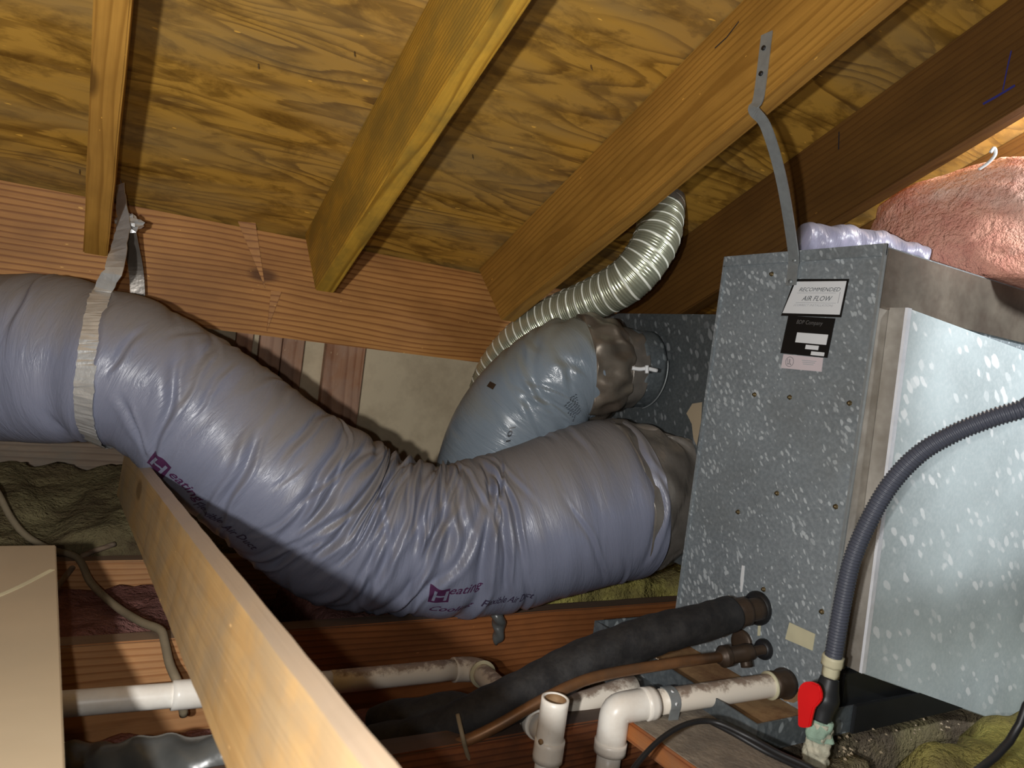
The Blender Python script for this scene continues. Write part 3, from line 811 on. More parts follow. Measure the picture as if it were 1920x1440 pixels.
# ================================================================== HANGER STRAP
hx = 0.8035
hp = [hit(1438, 62, 0, hx), hit(1423, 180, 0, hx), hit(1413, 205, 0, hx - 0.002), hit(1437, 240, 0, 0.822),
      hit(1466, 340, 0, 0.885), hit(1487, 470, 0, 0.975), hit(1487, 500, 0, 0.994), hit(1483, 535, 0, 0.9945)]
hs = catmull(hp, 48)
hang = empty('hanger_strap', hp[0], 'bent galvanised metal strap hanging the air handler from the middle rafter', 'strap')
def ribbon(name, P, wid, th, mat, parent, wdir=None, wob=0):
    v = []; f = []; n = len(P)
    for i in range(n):
        t = P[min(i + 1, n - 1)] - P[max(i - 1, 0)]; t /= np.linalg.norm(t)
        if wdir is None: wv = np.cross(t, [1, 0, 0])
        elif callable(wdir): wv = wdir(i, P[i], t)
        else: wv = np.array(wdir, float)
        wv = wv - t * wv.dot(t); wv /= np.linalg.norm(wv); nn = np.cross(t, wv)
        W = wid[i] if hasattr(wid, '__len__') else wid
        for a, b in ((-1, -1), (1, -1), (1, 1), (-1, 1)): v.append(P[i] + wv * a * W / 2 + nn * b * th / 2)
    for i in range(n - 1):
        for q in range(4): f.append((i * 4 + q, i * 4 + (q + 1) % 4, i * 4 + 4 + (q + 1) % 4, i * 4 + 4 + q))
    f += [(3, 2, 1, 0), (4 * n - 4, 4 * n - 3, 4 * n - 2, 4 * n - 1)]
    return mesh(name, v, f, mat, parent)
ribbon('strap_body', hs, 0.0205, 0.0018, M['strapm'], hang, wdir=(0.0, 1, 0.12))
for (x, y, X, nm, mt) in ((1432, 90, hx - 0.001, 'bolt_hole', 'black'), (1427, 138, hx - 0.001, 'bolt_hole', 'black'), (1490, 488, 0.9880, 'screw', 'strapm'), (1482, 528, 0.993, 'screw', 'strapm')):
    p = hit(x, y, 0, X)
    Sweep([(*(p + [0.0006, 0, 0]), 0.0038), (*(p - [0.0016, 0, 0]), 0.0036)], 3, straight=True).build(nm, M[mt], hang, 12)
Sweep([(*(hit(1470, 545, 0, 0.998)), 0.003), (*(hit(1470, 545, 0, 0.9965)), 0.003)], 3, straight=True)

# ================================================================== BIG LAVENDER DUCT
spec = [(-120, 668, 1.24, 157), (0, 672, 1.25, 156), (100, 674, 1.25, 154), (190, 682, 1.25, 150), (260, 706, 1.258, 141), (331, 745, 1.27, 136),
        (420, 812, 1.29, 141), (510, 882, 1.315, 149), (592, 940, 1.34, 153), (668, 985, 1.365, 151), (775, 1008, 1.385, 141), (845, 1012, 1.40, 139), (935, 997, 1.435, 146),
        (1020, 972, 1.465, 150), (1120, 941, 1.50, 149), (1197, 926, 1.545, 150)]
pts = [(*atd(x, y, d), r * d / F) for x, y, d, r in spec]
pe = np.array([1.058, 1.205, -0.228])
pts.append((*(pts[-1][:3] * np.array([0.35, 0.35, 0.35]) + pe * 0.65), 0.170))
D = Sweep(pts, 620, ref=(-0.45, -0.87, 0.10))
if np.mean(D.B[:, 2]) > 0: D.B = -D.B           # B points down the picture
creases = []
rs = np.random.RandomState(5)
for i in range(85):
    s0 = rs.uniform(0, D.L); th0 = rs.uniform(-2.6, 2.6)
    creases.append((s0, th0, rs.uniform(0.2, 0.85), rs.uniform(-0.05, 0.05), rs.uniform(0.0012, 0.0042), rs.uniform(0.004, 0.009), rs.uniform(0, 6)))
def sofpx(x):
    q = proj(D.c); return D.s[np.argmin(abs(q[:, 0] - x) + (q[:, 0] > 1400) * 1e4)]
sa_, sb_ = sofpx(560), sofpx(930)
for i in range(46):                             # gathers where the duct bends
    s0 = rs.uniform(sa_, sb_); th0 = rs.uniform(-2.0, 1.0)
    creases.append((s0, th0, rs.uniform(0.4, 1.1), rs.uniform(-0.05, 0.03) - 0.02, rs.uniform(0.003, 0.0078), rs.uniform(0.005, 0.010), rs.uniform(0, 6)))
def thofpx(x, y): return D.find(x, y)
for (xa, ya, xb, yb, amp) in ((640, 830, 520, 1010, 0.007), (725, 855, 600, 1030, 0.009), (760, 880, 640, 1050, 0.007), (335, 690, 280, 850, 0.006),
                              (480, 830, 415, 940, 0.006), (800, 890, 760, 1080, 0.007), (905, 870, 935, 1010, 0.006), (850, 885, 870, 990, 0.005),
                              (230, 760, 265, 840, 0.006), (610, 770, 540, 850, 0.005), (700, 1020, 640, 1130, 0.007), (1180, 800, 1232, 960, 0.006), (1215, 1040, 1235, 930, 0.005)):
    a = D.find(xa, ya); b = D.find(xb, yb)
    dth = b[1] - a[1] or 0.1
    creases.append(((a[0] + b[0]) / 2, (a[1] + b[1]) / 2, abs(dth) * 0.62, (b[0] - a[0]) / dth, amp, 0.0075, 1.0))
s_strap = sofpx(180)
def dd(S, TH):
    S, TH = np.broadcast_arrays(S, TH); out = np.zeros(S.shape)
    T0 = (TH + math.pi) % (2 * math.pi) - math.pi
    for s0, t0, L, tilt, amp, w_, ph in creases:
        dt = T0 - t0
        m = (np.abs(dt) < 2.2 * L)
        if not m.any(): continue
        ds = S - s0 - tilt * dt - 0.006 * np.sin(3.1 * T0 + ph) - 0.0025 * np.sin(8 * T0 + ph * 2)
        win = np.exp(-(dt / L) ** 4)
        out = out + win * amp * (-np.exp(-(ds / w_) ** 2) + 0.75 * np.exp(-((ds - 1.5 * w_) / (0.8 * w_)) ** 2) + 0.3 * np.exp(-((ds + 2.6 * w_) / (1.6 * w_)) ** 2))
    # slow sag between the wire hoops and the squeeze of the tape strap
    out = out + 0.0010 * np.sin(S * 2 * math.pi / 0.052) * np.sin(T0 + S * 9) + 0.003 * np.sin(S * 23 + T0 * 2)
    out = out - 0.011 * np.exp(-((S - s_strap) / 0.022) ** 2)
    return out
s_end = sofpx(1205)
fade = lambda S: np.clip((D.L - S) / 0.02, 0, 1)
D.disp = lambda S, TH: dd(S, TH)
duct = empty('flexible_duct', (0.55, 1.25, -0.51), 'large lavender grey insulated flexible duct snaking from the left edge to the air handler', 'duct')
s_cuff = D.find(1232, 930)[0]
jk = D.build('jacket', M['duct'], duct, 150, caps=False, s1=s_cuff + 0.02, ns=620)
# taped collar at the cabinet end
s_c1 = D.L
cs = np.random.RandomState(3)
rad0 = 0.155
Dc = Sweep([(*D.point(0, 0), .1), (*D.point(0.1, 0), .1)], 4, straight=True)
cen = lambda s: np.array([np.interp(s, D.s, D.c[:, i]) for i in range(3)])
Dc = Sweep([(*cen(s_cuff - 0.012), float(np.interp(s_cuff, D.s, D.r)) - 0.002), (*cen(s_cuff + 0.02), 0.163), (*cen(D.L - 0.02), 0.160), (*cen(D.L), 0.160)], 60, ref=(-0.45, -0.87, 0.10))
Dc.disp = lambda S, TH: 0.003 * np.sin(5 * TH + S * 60) + 0.0022 * np.sin(11 * TH - S * 90 + 1) + 0.002 * np.sign(np.sin(TH * 4 + S * 45)) * 0.6
Dc.build('tape_collar', M['ducttape'], duct, 120, caps=True)
# printed words on the jacket
def duct_text(name, s, px, py, length, height, mat, shear=0.0, ang=0.0, SW=None, parent=None, off=0.0012, anchor=None):
    SW = SW or D; s0, t0 = anchor or SW.find(px, py)
    v, f = text_geo(s, shear, 2); a = v.min(0); b = v.max(0)
    u = (v[:, 0] - a[0]) / (b[0] - a[0]) * length; w_ = (v[:, 1] - a[1]) / (b[1] - a[1]) * height
    r = float(np.interp(s0, SW.s, SW.r)) * 1.0
    su = u * math.cos(ang) - w_ * math.sin(ang) * -1; tv = u * math.sin(ang) - w_ * math.cos(ang)
    P = SW.point(s0 + su, t0 + tv / r, off)
    return mesh(name, P, f, mat, parent or duct)
def duct_patch(name, px, py, length, height, mat, ang=0.0, SW=None, parent=None, off=0.0008, shear=0.0):
    SW = SW or D; s0, t0 = SW.find(px, py); n = 14
    U, W_ = np.meshgrid(np.linspace(0, length, n), np.linspace(0, height, n), indexing='ij')
    r = float(np.interp(s0, SW.s, SW.r))
    U = U + W_ * shear
    P = SW.point(s0 + U * math.cos(ang) + W_ * math.sin(ang), t0 + (U * math.sin(ang) - W_ * math.cos(ang)) / r, off).reshape(-1, 3)
    f = [(i * n + j, i * n + n + j, i * n + n + j + 1, i * n + j + 1) for i in range(n - 1) for j in range(n - 1)]
    return mesh(name, P, f, mat, parent or duct), (s0, t0)
for (bx, by, ex, ey, fx, fy, sc, ck) in ((276, 868, 312, 893, 362, 945, 1.0, None), (804, 1128, 839, 1117, 903, 1136, 0.62, (822, 1162))):
    duct_patch('logo_patch', bx, by, 0.036 * sc, 0.036, M['purple'])
    s0, t0 = D.find(bx, by); r = float(np.interp(s0, D.s, D.r))
    duct_text('logo_letter', 'H', bx, by, 0.028 * sc, 0.025, M['duct'], 0.1, off=0.002, anchor=(s0 + 0.004, t0 - 0.006 / r))
    duct_text('printed_word', 'eating', ex, ey, 0.066 * sc, 0.023, M['purple'], 0.45)
    duct_text('printed_word', 'Flexible Air Duct', fx, fy, 0.120 * (sc + 0.12 if sc < 1 else 1), 0.018, M['navy'], 0.5)
    if ck:
        s1_, t1_ = D.find(bx, by)
        duct_text('printed_word', 'Cooling', bx, by, 0.082 * sc, 0.022, M['purple'], 0.45, anchor=(s0 + 0.004, t0 + 0.034 / r))
    else:
        duct_text('printed_word', 'Cooling', bx, by, 0.082 * sc, 0.022, M['purple'], 0.45, anchor=(s0 + 0.004, t0 + 0.034 / r))

# silver tape strap: from the leftmost rafter round the duct and back up
st = empty('tape_strap', (0.0, 1.44, 0.15), 'crinkled silver duct tape strap holding up the left end of the big duct', 'strap')
aa = D.find(193, 545); bb = D.find(168, 815)
front = []
for t in np.linspace(0, 1, 16):
    front.append(D.point(aa[0] + (bb[0] - aa[0]) * t, aa[1] + (bb[1] - aa[1]) * t, 0.003))
under = [D.point(bb[0], bb[1] + a, 0.003) for a in (0.35, 0.7, 1.1, 1.5)]
top = [hit(226, 345, 1, 1.56), hit(227, 375, 1, 1.54), hit(231, 415, 1, 1.50), hit(225, 455, 1, 1.46), hit(213, 505, 1, 1.40)]
Pst = np.array(top + front + under)
Pst = catmull(Pst, 110)
def wd(i, p, t):
    # width lies across the strap, flat on the duct
    s_ = np.argmin(np.linalg.norm(D.c - p, axis=1))
    T = D.T[s_]; out = p - D.c[s_]
    return T if np.linalg.norm(out) < 0.2 else T * 0.8 + np.array([0.1, -0.3, 0])
rsx = np.random.RandomState(2)
wid = 0.030 + 0.0022 * np.convolve(rsx.randn(len(Pst)), np.ones(3) / 3, 'same')
wid[:20] *= np.linspace(0.55, 1.0, 20)
Pst2 = Pst + 0.0008 * rsx.randn(*Pst.shape) * 0.6
ribbon('tape_band', Pst2, wid, 0.0016, M['tapestrap'], st, wdir=wd)
# crumpled knot and the tail that drops behind the duct
kc = hit(243, 418, 1, 1.515)
kv = []; kf = []
for i in range(9):
    for j in range(10):
        a = j / 10 * 6.283; b = (i / 8 - .5) * 3.0
        rr = 1 + 0.45 * math.sin(3 * a + 2 * b) * math.cos(2 * b) + 0.2 * rsx.rand()
        kv.append(kc + np.array([0.020 * math.cos(b) * math.cos(a) * rr, 0.009 * math.cos(b) * math.sin(a) * rr, 0.012 * math.sin(b) * rr]))
for i in range(8):
    for j in range(10): kf.append((i * 10 + j, i * 10 + (j + 1) % 10, i * 10 + 10 + (j + 1) % 10, i * 10 + 10 + j))
mesh('tape_knot', kv, kf, M['tapestrap'], st)
tail = catmull([hit(240, 430, 1, 1.54), hit(246, 460, 1, 1.57), hit(254, 500, 1, 1.60), hit(258, 550, 1, 1.61), hit(256, 600, 1, 1.61)], 24)
ribbon('tape_tail', tail, 0.026, 0.0014, M['ducttape'], st, wdir=(1, 0, 0.1))
ribbon('tape_flap', catmull([hit(226, 338, 1, 1.57), hit(233, 365, 1, 1.56), hit(238, 395, 1, 1.54), hit(241, 420, 1, 1.52)], 16),
       np.r_[np.linspace(0.006, 0.026, 17)], 0.0014, M['ducttape'], st, wdir=(0.3, 0.9, -0.3))

# ================================================================== SMALL BLUE-GREY DUCT
sp2 = [(1.035, 1.262, 0.018, 0.094), (1.0, 1.268, 0.016, 0.100), (0.955, 1.277, 0.012, 0.108)]
for x, y, d, r in ((1060, 698, 1.56, 98), (1005, 745, 1.565, 106), (955, 810, 1.58, 108), (925, 880, 1.60, 106), (905, 960, 1.62, 100)):
    sp2.append((*atd(x, y, d), r * d / F))
sp2.append((0.74, 1.46, -0.46, 0.115)); sp2.append((0.70, 1.47, -0.50, 0.115))
E2 = Sweep(sp2, 260, ref=(-0.45, -0.87, 0.10))
if np.mean(E2.B[:, 2]) > 0: E2.B = -E2.B
cr2 = [(rs.uniform(0, 0.3), rs.uniform(-2, 2), rs.uniform(0.2, 0.7), rs.uniform(-.05, .05), rs.uniform(.0015, .005), rs.uniform(.004, .008), rs.uniform(0, 6)) for _ in range(40)]
cr2 += [(rs.uniform(0.2, 0.6), rs.uniform(-2, 2), rs.uniform(0.2, 0.7), rs.uniform(-.05, .05), rs.uniform(.001, .002), rs.uniform(.006, .010), rs.uniform(0, 6)) for _ in range(12)]
def dd2(S, TH):
    S, TH = np.broadcast_arrays(S, TH); out = np.zeros(S.shape); T0 = (TH + math.pi) % (2 * math.pi) - math.pi
    for s0, t0, L, tilt, amp, w_, ph in cr2:
        dt = T0 - t0; ds = S - s0 - tilt * dt - 0.005 * np.sin(3.1 * T0 + ph)
        out = out + np.exp(-(dt / L) ** 4) * amp * (-np.exp(-(ds / w_) ** 2) + 0.7 * np.exp(-((ds - 1.5 * w_) / w_) ** 2))
    return out
E2.disp = dd2
duct2 = empty('flexible_duct', (0.85, 1.35, -0.5), 'smaller blue grey flexible duct behind the big one, curling down from the rear cabinet', 'duct')
E2.build('jacket', M['duct2'], duct2, 110, caps=False, s0=0.125, ns=220)
Ec = Sweep([(0.985, 1.271, 0.015, 0.090), (0.955, 1.277, 0.012, 0.108), (0.92, 1.284, 0.008, 0.115), (0.895, 1.290, 0.004, 0.114)], 50, ref=(-0.45, -0.87, 0.10))
Ec.disp = lambda S, TH: 0.003 * np.sin(6 * TH + S * 80) + 0.0025 * np.sin(9 * TH - S * 100) + 0.0022 * np.sin(17 * TH + S * 30)
Ec.build('tape_wrap', M['foild'], duct2, 110)
Ec2 = Sweep([(1.02, 1.265, 0.017, 0.087), (0.98, 1.272, 0.015, 0.090)], 20, straight=True)
Ec2.disp = lambda S, TH: 0.0015 * np.sin(8 * TH + S * 80)
Ec2.build('tape_wrap', M['ducttape'], duct2, 80)
Sweep([(1.059, 1.258, 0.02, 0.086), (1.01, 1.266, 0.018, 0.086)], 6, straight=True).build('metal_collar', M['galvpan'], duct2, 64)
# wire clip and toggle on the collar
ringp = [np.array([1.045, 1.26, 0.019]) + np.array([0, -0.0895 * math.sin(a), 0.0895 * math.cos(a)]) for a in np.linspace(1.3, 2.9, 14)]
tube('wire_loop', ringp, 0.0016, M['strapm'], duct2, 24, 8)
tube('toggle', [atd(1185, 690, 1.44), atd(1200, 692, 1.44), atd(1213, 691, 1.44), atd(1232, 695, 1.445)], 0.0042, M['white'], duct2, 12, 10)
tube('toggle', [atd(1213, 685, 1.437), atd(1213, 700, 1.437)], 0.004, M['white'], duct2, 6, 10, straight=True)
# faint black print on the smaller duct
duct_text('printed_mark', '|01', 968, 800, 0.034, 0.012, M['blackp'], 0.2, ang=0.3, SW=E2, parent=duct2, off=0.001)
duct_patch('printed_patch', 930, 722, 0.010, 0.021, M['bronze'], 0.2, SW=E2, parent=duct2)
s0_, t0_ = E2.find(1082, 740)
for i in range(7):
    duct_text('printed_line', 'IIIHIH' if i % 2 else 'HIIHHI', 1080, 740, 0.034 - 0.002 * (i % 3), 0.0032, M['blackp'], 0.2, ang=0.0, SW=E2, parent=duct2,
              anchor=(s0_ + 0.002 * i, t0_ + 0.055 * i))

# ================================================================== RIBBED ALUMINIUM HOSE
hp_ = [(1242, 372, 1.628), (1239, 410, 1.59), (1226, 460, 1.555), (1180, 522, 1.56), (1110, 562, 1.62), (1030, 598, 1.70), (965, 648, 1.76), (925, 705, 1.80), (908, 770, 1.84), (905, 850, 1.86), (905, 930, 1.88)]
H = Sweep([(*atd(x, y, d), 0.0495 if i < 4 else 0.0475) for i, (x, y, d) in enumerate(hp_)], 900)
ph_ = 0.0052
H.disp = lambda S, TH: 0.0006 * np.sin((S / ph_ + TH / (2 * math.pi)) * 2 * math.pi) + 0.0012 * np.exp(-((((S / 0.0235 + TH / (2 * math.pi)) % 1) - 0.51) / 0.10) ** 2)
al = empty('aluminium_hose', (0.85, 1.45, -0.3), 'silver ribbed metal hose curving up to the roof between two rafters', 'hose')
H.build('ribbed_hose', M['hosem'], al, 56, caps=False, ns=900)
fc = H.c[6]
H2 = Sweep([(*H.c[0], 0.051), (*H.c[45], 0.0512)], 6, straight=True)
H2.build('tape_wrap', M['ducttape'], al, 40, caps=False)

# ================================================================== WOODEN BRACE IN THE FOREGROUND
nr = [atd(750, 1440, 0.335), atd(680, 1440, 0.342), atd(425, 1440, 0.50)]
Dv = ray(104, 652); Dv = Dv / Dv[1]
def online(px, py, P):
    r = ray(px, py); A = np.array([r, -Dv]).T; s = np.linalg.lstsq(A, P, rcond=None)[0]; return r * s[0]
fr_ = [online(265, 855, nr[0]), online(235, 845, nr[1]), online(190, 855, nr[2])]
# carry all three edges on to the same far plane, and back towards the camera
def along(P, Q, y): return P + (Q - P) * ((y - P[1]) / (Q[1] - P[1]))
TR0, TL0, BL0 = along(nr[0], fr_[0], 0.20), along(nr[1], fr_[1], 0.20), along(nr[2], fr_[2], 0.20)
TR1, TL1, BL1 = along(nr[0], fr_[0], 1.60), along(nr[1], fr_[1], 1.60), along(nr[2], fr_[2], 1.60)
BR0 = BL0 + (TR0 - TL0); BR1 = BL1 + (TR1 - TL1)
def brace():
    n = 40; v = []; f = []; rb = np.random.RandomState(4)
    ax = (TR1 - TR0); L = np.linalg.norm(ax); ax /= L
    sy = (TR0 - TL0); sy -= ax * sy.dot(ax); sy /= np.linalg.norm(sy); sz = np.cross(ax, sy)
    B = np.array([ax, sy, sz]); O = (TR0 + TL0 + BL0 + BR0) / 4
    for i in range(n + 1):
        t = i / n
        for k_, (a, b) in enumerate(((TL0, TL1), (TR0, TR1), (BR0, BR1), (BL0, BL1))):
            p = a + (b - a) * t + 0.00025 * rb.randn(3)
            v.append(B @ (p - O))
    for i in range(n):
        for q in range(4): f.append((i * 4 + q, i * 4 + (q + 1) % 4, i * 4 + 4 + (q + 1) % 4, i * 4 + 4 + q))
    f += [(3, 2, 1, 0), (4 * n, 4 * n + 1, 4 * n + 2, 4 * n + 3)]
    me = bpy.data.meshes.new('wooden_brace'); me.from_pydata([tuple(p) for p in v], [], f)
    bm = bmesh.new(); bm.from_mesh(me); bmesh.ops.recalc_face_normals(bm, faces=bm.faces); bm.to_mesh(me); bm.free()
    mw = Matrix(((ax[0], sy[0], sz[0], O[0]), (ax[1], sy[1], sz[1], O[1]), (ax[2], sy[2], sz[2], O[2]), (0, 0, 0, 1)))
    return link('wooden_brace', me, M['brace'], None, mw)
tag(brace(), 'weathered board on edge slanting through the foreground below the big duct', 'board')

# tan sheet on the left
zt = -0.345
a = hit(105, 1022, 2, zt); b = hit(122, 1440, 2, zt); dr = (b - a) / (a[1] - b[1]); b2 = a + dr * (a[1] - 0.2)
cs8 = [(-1.0, b2[1]), (b2[0], b2[1]), (a[0], a[1]), (-1.0, a[1] + 0.01)]
sh = hexa('board_sheet', [(x, y, zt - 0.012) for x, y in cs8] + [(x, y, zt) for x, y in cs8], M['sheet'], None, 0.0012)
tag(sh, 'flat tan sheet of board lying at the lower left corner', 'board')
blk = beam('lumber_block', (-0.42, 0.80, zt - 0.0125), (-0.42, 1.13, zt - 0.0125), (1, 0, 0), 0.09, 0.1425, M['old'])
tag(blk, 'short wooden block propping up the tan sheet on two joists', 'block')

# ================================================================== PIPES
pr = 0.0172
# long white drain pipe
dp = empty('drain_pipe', (0.3, 1.08, -0.56), 'long dusty white drain pipe in front of the joist, elbow at its right end', 'pipe')
yA = 1.08
pA = hit(-60, 1333, 1, yA); pB = hit(240, 1312, 1, yA); pC = hit(330, 1303, 1, yA); pD = hit(620, 1279, 1, yA); pE = hit(850, 1256, 1, yA)
tube('pipe', [hit(60, 1325, 1, yA), pD], pr, M['pvc'], dp, 10, 24, straight=True)
tube('coupling', [hit(322, 1304, 1, yA), hit(400, 1297, 1, yA)], pr + 0.0032, M['pvc'], dp, 6, 24, straight=True)
tube('dusty_section', [pD, pE], pr + 0.0006, M['pvcd'], dp, 6, 24, straight=True)
el = hit(893, 1253, 1, yA)
tee = np.array([0.551, 0.742, -0.478])
d2 = (tee - el); d2 /= np.linalg.norm(d2)
d1 = (pE - el) / np.linalg.norm(pE - el)
tube('elbow', [el + d1 * 0.045, el + d1 * 0.028, el + d1 * 0.010 + d2 * 0.006, el + d2 * 0.022 + d1 * 0.001, el + d2 * 0.040], pr + 0.0036, M['pvcd'], dp, 24, 24)
tube('collar_ring', [el + d2 * 0.038, el + d2 * 0.042], pr + 0.0055, M['cream'], dp, 2, 24, straight=True)
tube('pipe', [el + d2 * 0.02, tee - d2 * 0.04], pr, M['pvcd'], dp, 8, 24, straight=True)
# tee fitting, standing open at the top
tf = empty('tee_fitting', (0.551, 0.742, -0.6), 'white plastic tee fitting with an open top end, in the lower middle', 'pipe fitting')
Tt = Sweep([(0.548, 0.743, -0.500, 0.0182), (0.549, 0.742, -0.426, 0.0182)], 10, straight=True)
Tt.build('tee_body', M['pvc'], tf, 28, hollow=0.0035)
Sweep([(0.549, 0.742, -0.52, 0.0146), (0.549, 0.742, -0.4275, 0.0146)], 6, straight=True).build('inner_lining', M['rust'], tf, 24, hollow=0.0008)
tube('socket_rim', [(0.5485, 0.742, -0.508), (0.549, 0.742, -0.480)], 0.0198, M['pvc'], tf, 4, 28, straight=True)
tube('tee_branch', [tee - d2 * 0.055, tee - d2 * 0.004], 0.0172, M['pvc'], tf, 6, 24, straight=True)
tube('socket_rim', [tee - d2 * 0.062, tee - d2 * 0.045], 0.0198, M['pvc'], tf, 4, 24, straight=True)
tube('stub_pipe', [(0.551, 0.739, -0.66), (0.549, 0.742, -0.502)], 0.0158, M['pvc'], tf, 6, 24, straight=True)
tube('glue_spot', [np.array([0.5485, 0.742, -0.478]) + np.array([-0.017, -0.006, 0]), np.array([0.5485, 0.742, -0.478]) + np.array([-0.0195, -0.0068, 0])], 0.0035, M['rust'], tf, 2, 10, straight=True)
# condensate line: out of the cabinet, elbow, down
cp = empty('condensate_pipe', (0.8, 0.75, -0.5), 'dusty white plastic pipe from the cabinet ending in a white elbow that turns down', 'pipe')
q0 = hit(1478, 1280, 0, 0.992); q1 = np.array([0.752, 0.762, -0.4665])
q0 = q0.copy()
tube('pipe', [q0, q1], 0.0178, M['pvcd'], cp, 10, 24, straight=True)
dq = (q1 - q0) / np.linalg.norm(q1 - q0)
tube('threaded_end', [q0 - dq * 0.0, q0 + dq * 0.035], 0.0205, M['bronze'], cp, 4, 24, straight=True)
tube('pipe_ring', [q0 + dq * 0.036, q0 + dq * 0.040], 0.0215, M['cream'], cp, 2, 24, straight=True)
ec = atd(1150, 1300, 1.0)
dn = np.array([-0.01, -0.02, -1.0]); dn /= np.linalg.norm(dn)
ec = q1 + dq * 0.076 + np.array([0, 0, 0.0])
tube('elbow', [ec - dq * 0.058, ec - dq * 0.034, ec - dq * 0.009 + dn * 0.001, ec + dn * 0.009 - dq * 0.001, ec + dn * 0.034, ec + dn * 0.058], 0.0215, M['pvc'], cp, 30, 28)
tube('socket_rim', [ec - dq * 0.064, ec - dq * 0.046], 0.0232, M['pvc'], cp, 3, 28, straight=True)
tube('socket_rim', [ec + dn * 0.046, ec + dn * 0.062], 0.0232, M['pvc'], cp, 3, 28, straight=True)
tube('down_pipe', [ec + dn * 0.06, ec + dn * 0.17], 0.0172, M['pvc'], cp, 4, 24, straight=True)
# perforated metal hanger on that pipe
hc = q1 + dq * (-0.012)
arc = [hc + np.array([0, -0.0193 * math.sin(a), 0.0193 * math.cos(a)]) for a in np.linspace(-0.5, 1.9, 14)]
arc += [arc[-1] + np.array([0, 0.001, -0.012]), arc[-1] + np.array([0, 0.002, -0.026])]
ph = empty('pipe_strap', hc, 'short perforated metal strip wrapped over the dusty pipe beside the white elbow', 'strap')
ribbon('strap_body', np.array(arc), 0.017, 0.0014, M['strapm'], ph, wdir=tuple(dq))
for i_ in (5, 10, 15):
    p = arc[i_]; nrm = np.array([0, -1, 0.15]) if i_ > 8 else (p - hc) / 0.0193
    tube('strap_hole', [p + nrm * 0.0004, p + nrm * 0.0012], 0.0026, M['white'], ph, 2, 10, straight=True)
# second pipe lying behind the fittings
bp = tube('back_pipe', [atd(925, 1372, 1.03), atd(1060, 1328, 1.07), atd(1190, 1286, 1.12)], 0.0165, M['pvcd'], None, 10, 22)
tag(bp, 'dusty white pipe lying behind the tee and the elbow fittings', 'pipe')

# black insulated suction line with its copper end
sl = empty('suction_line', (0.8, 0.83, -0.45), 'thick black foam covered refrigerant line curving out of the air handler', 'pipe')
SP = [hit(1368, 1152, 0, 0.925), atd(1310, 1168, 1.125), atd(1250, 1184, 1.10), atd(1180, 1206, 1.075), atd(1110, 1234, 1.05), atd(1045, 1266, 1.03), atd(980, 1300, 1.0), atd(915, 1333, 0.985), atd(850, 1362, 0.985), atd(780, 1385, 1.0), atd(700, 1400, 1.02)]
rad = [0.0285, 0.029, 0.030, 0.031, 0.0315, 0.0315, 0.0315, 0.031, 0.030, 0.029, 0.029]
SS = Sweep([(*p, r) for p, r in zip(SP, rad)], 120)
SS.disp = lambda S, TH: 0.0006 * np.sin(S * 160) + 0.0008 * np.sin(3 * TH + S * 40)
SS.build('foam_sleeve', M['foam'], sl, 28)
c0 = hit(1424, 1141, 0, 0.985); c1 = hit(1366, 1152, 0, 0.923)
tube('copper_stub', [c0, c1], 0.0185, M['bronze'], sl, 6, 22, straight=True)
cdir = (c1 - c0) / np.linalg.norm(c1 - c0)
tube('brazed_cup', [c0 + cdir * 0.028, c1 + cdir * 0.001], 0.0235, M['bronze'], sl, 6, 22, straight=True)
# thin copper liquid line
ll = empty('liquid_line', (0.8, 0.8, -0.45), 'thin tarnished copper line with a brass valve below the black foam pipe', 'pipe')
LP = [hit(1350, 1232, 0, 0.90), atd(1300, 1238, 1.07), atd(1220, 1250, 1.04), atd(1130, 1266, 1.01), atd(1070, 1286, 0.985), atd(1000, 1322, 0.96), atd(930, 1362, 0.945), atd(870, 1390, 0.94), atd(790, 1412, 0.95), atd(700, 1430, 0.97)]
tube('copper_tube', LP, 0.0078, M['copper'], ll, 90, 14)
v0 = hit(1432, 1218, 0, 0.988); v1 = LP[0]
vd = (v1 - v0) / np.linalg.norm(v1 - v0); vl = np.linalg.norm(v1 - v0)
Sweep([(*(v0 + vd * vl * t), r) for t, r in ((0, 0.008), (0.28, 0.008), (0.30, 0.0125), (0.45, 0.0145), (0.6, 0.0135), (0.82, 0.0135), (0.84, 0.017), (0.94, 0.0175), (1.0, 0.012), (1.05, 0.010))], 60, straight=True).build('valve_body', M['bronze'], ll, 18)
kp = v0 + vd * vl * 0.42
tube('valve_nut', [kp + [0, 0, -0.008], kp + [0, -0.006, -0.022]], 0.009, M['bronze'], ll, 4, 6, straight=True)
# cable tie around both lines
tt = atd(868, 1388, 0.925)
tube('cable_tie', [atd(858, 1340, 0.945), atd(866, 1375, 0.925), atd(872, 1400, 0.928), atd(884, 1440, 0.95)], 0.003, M['cable'], ll, 20, 8)

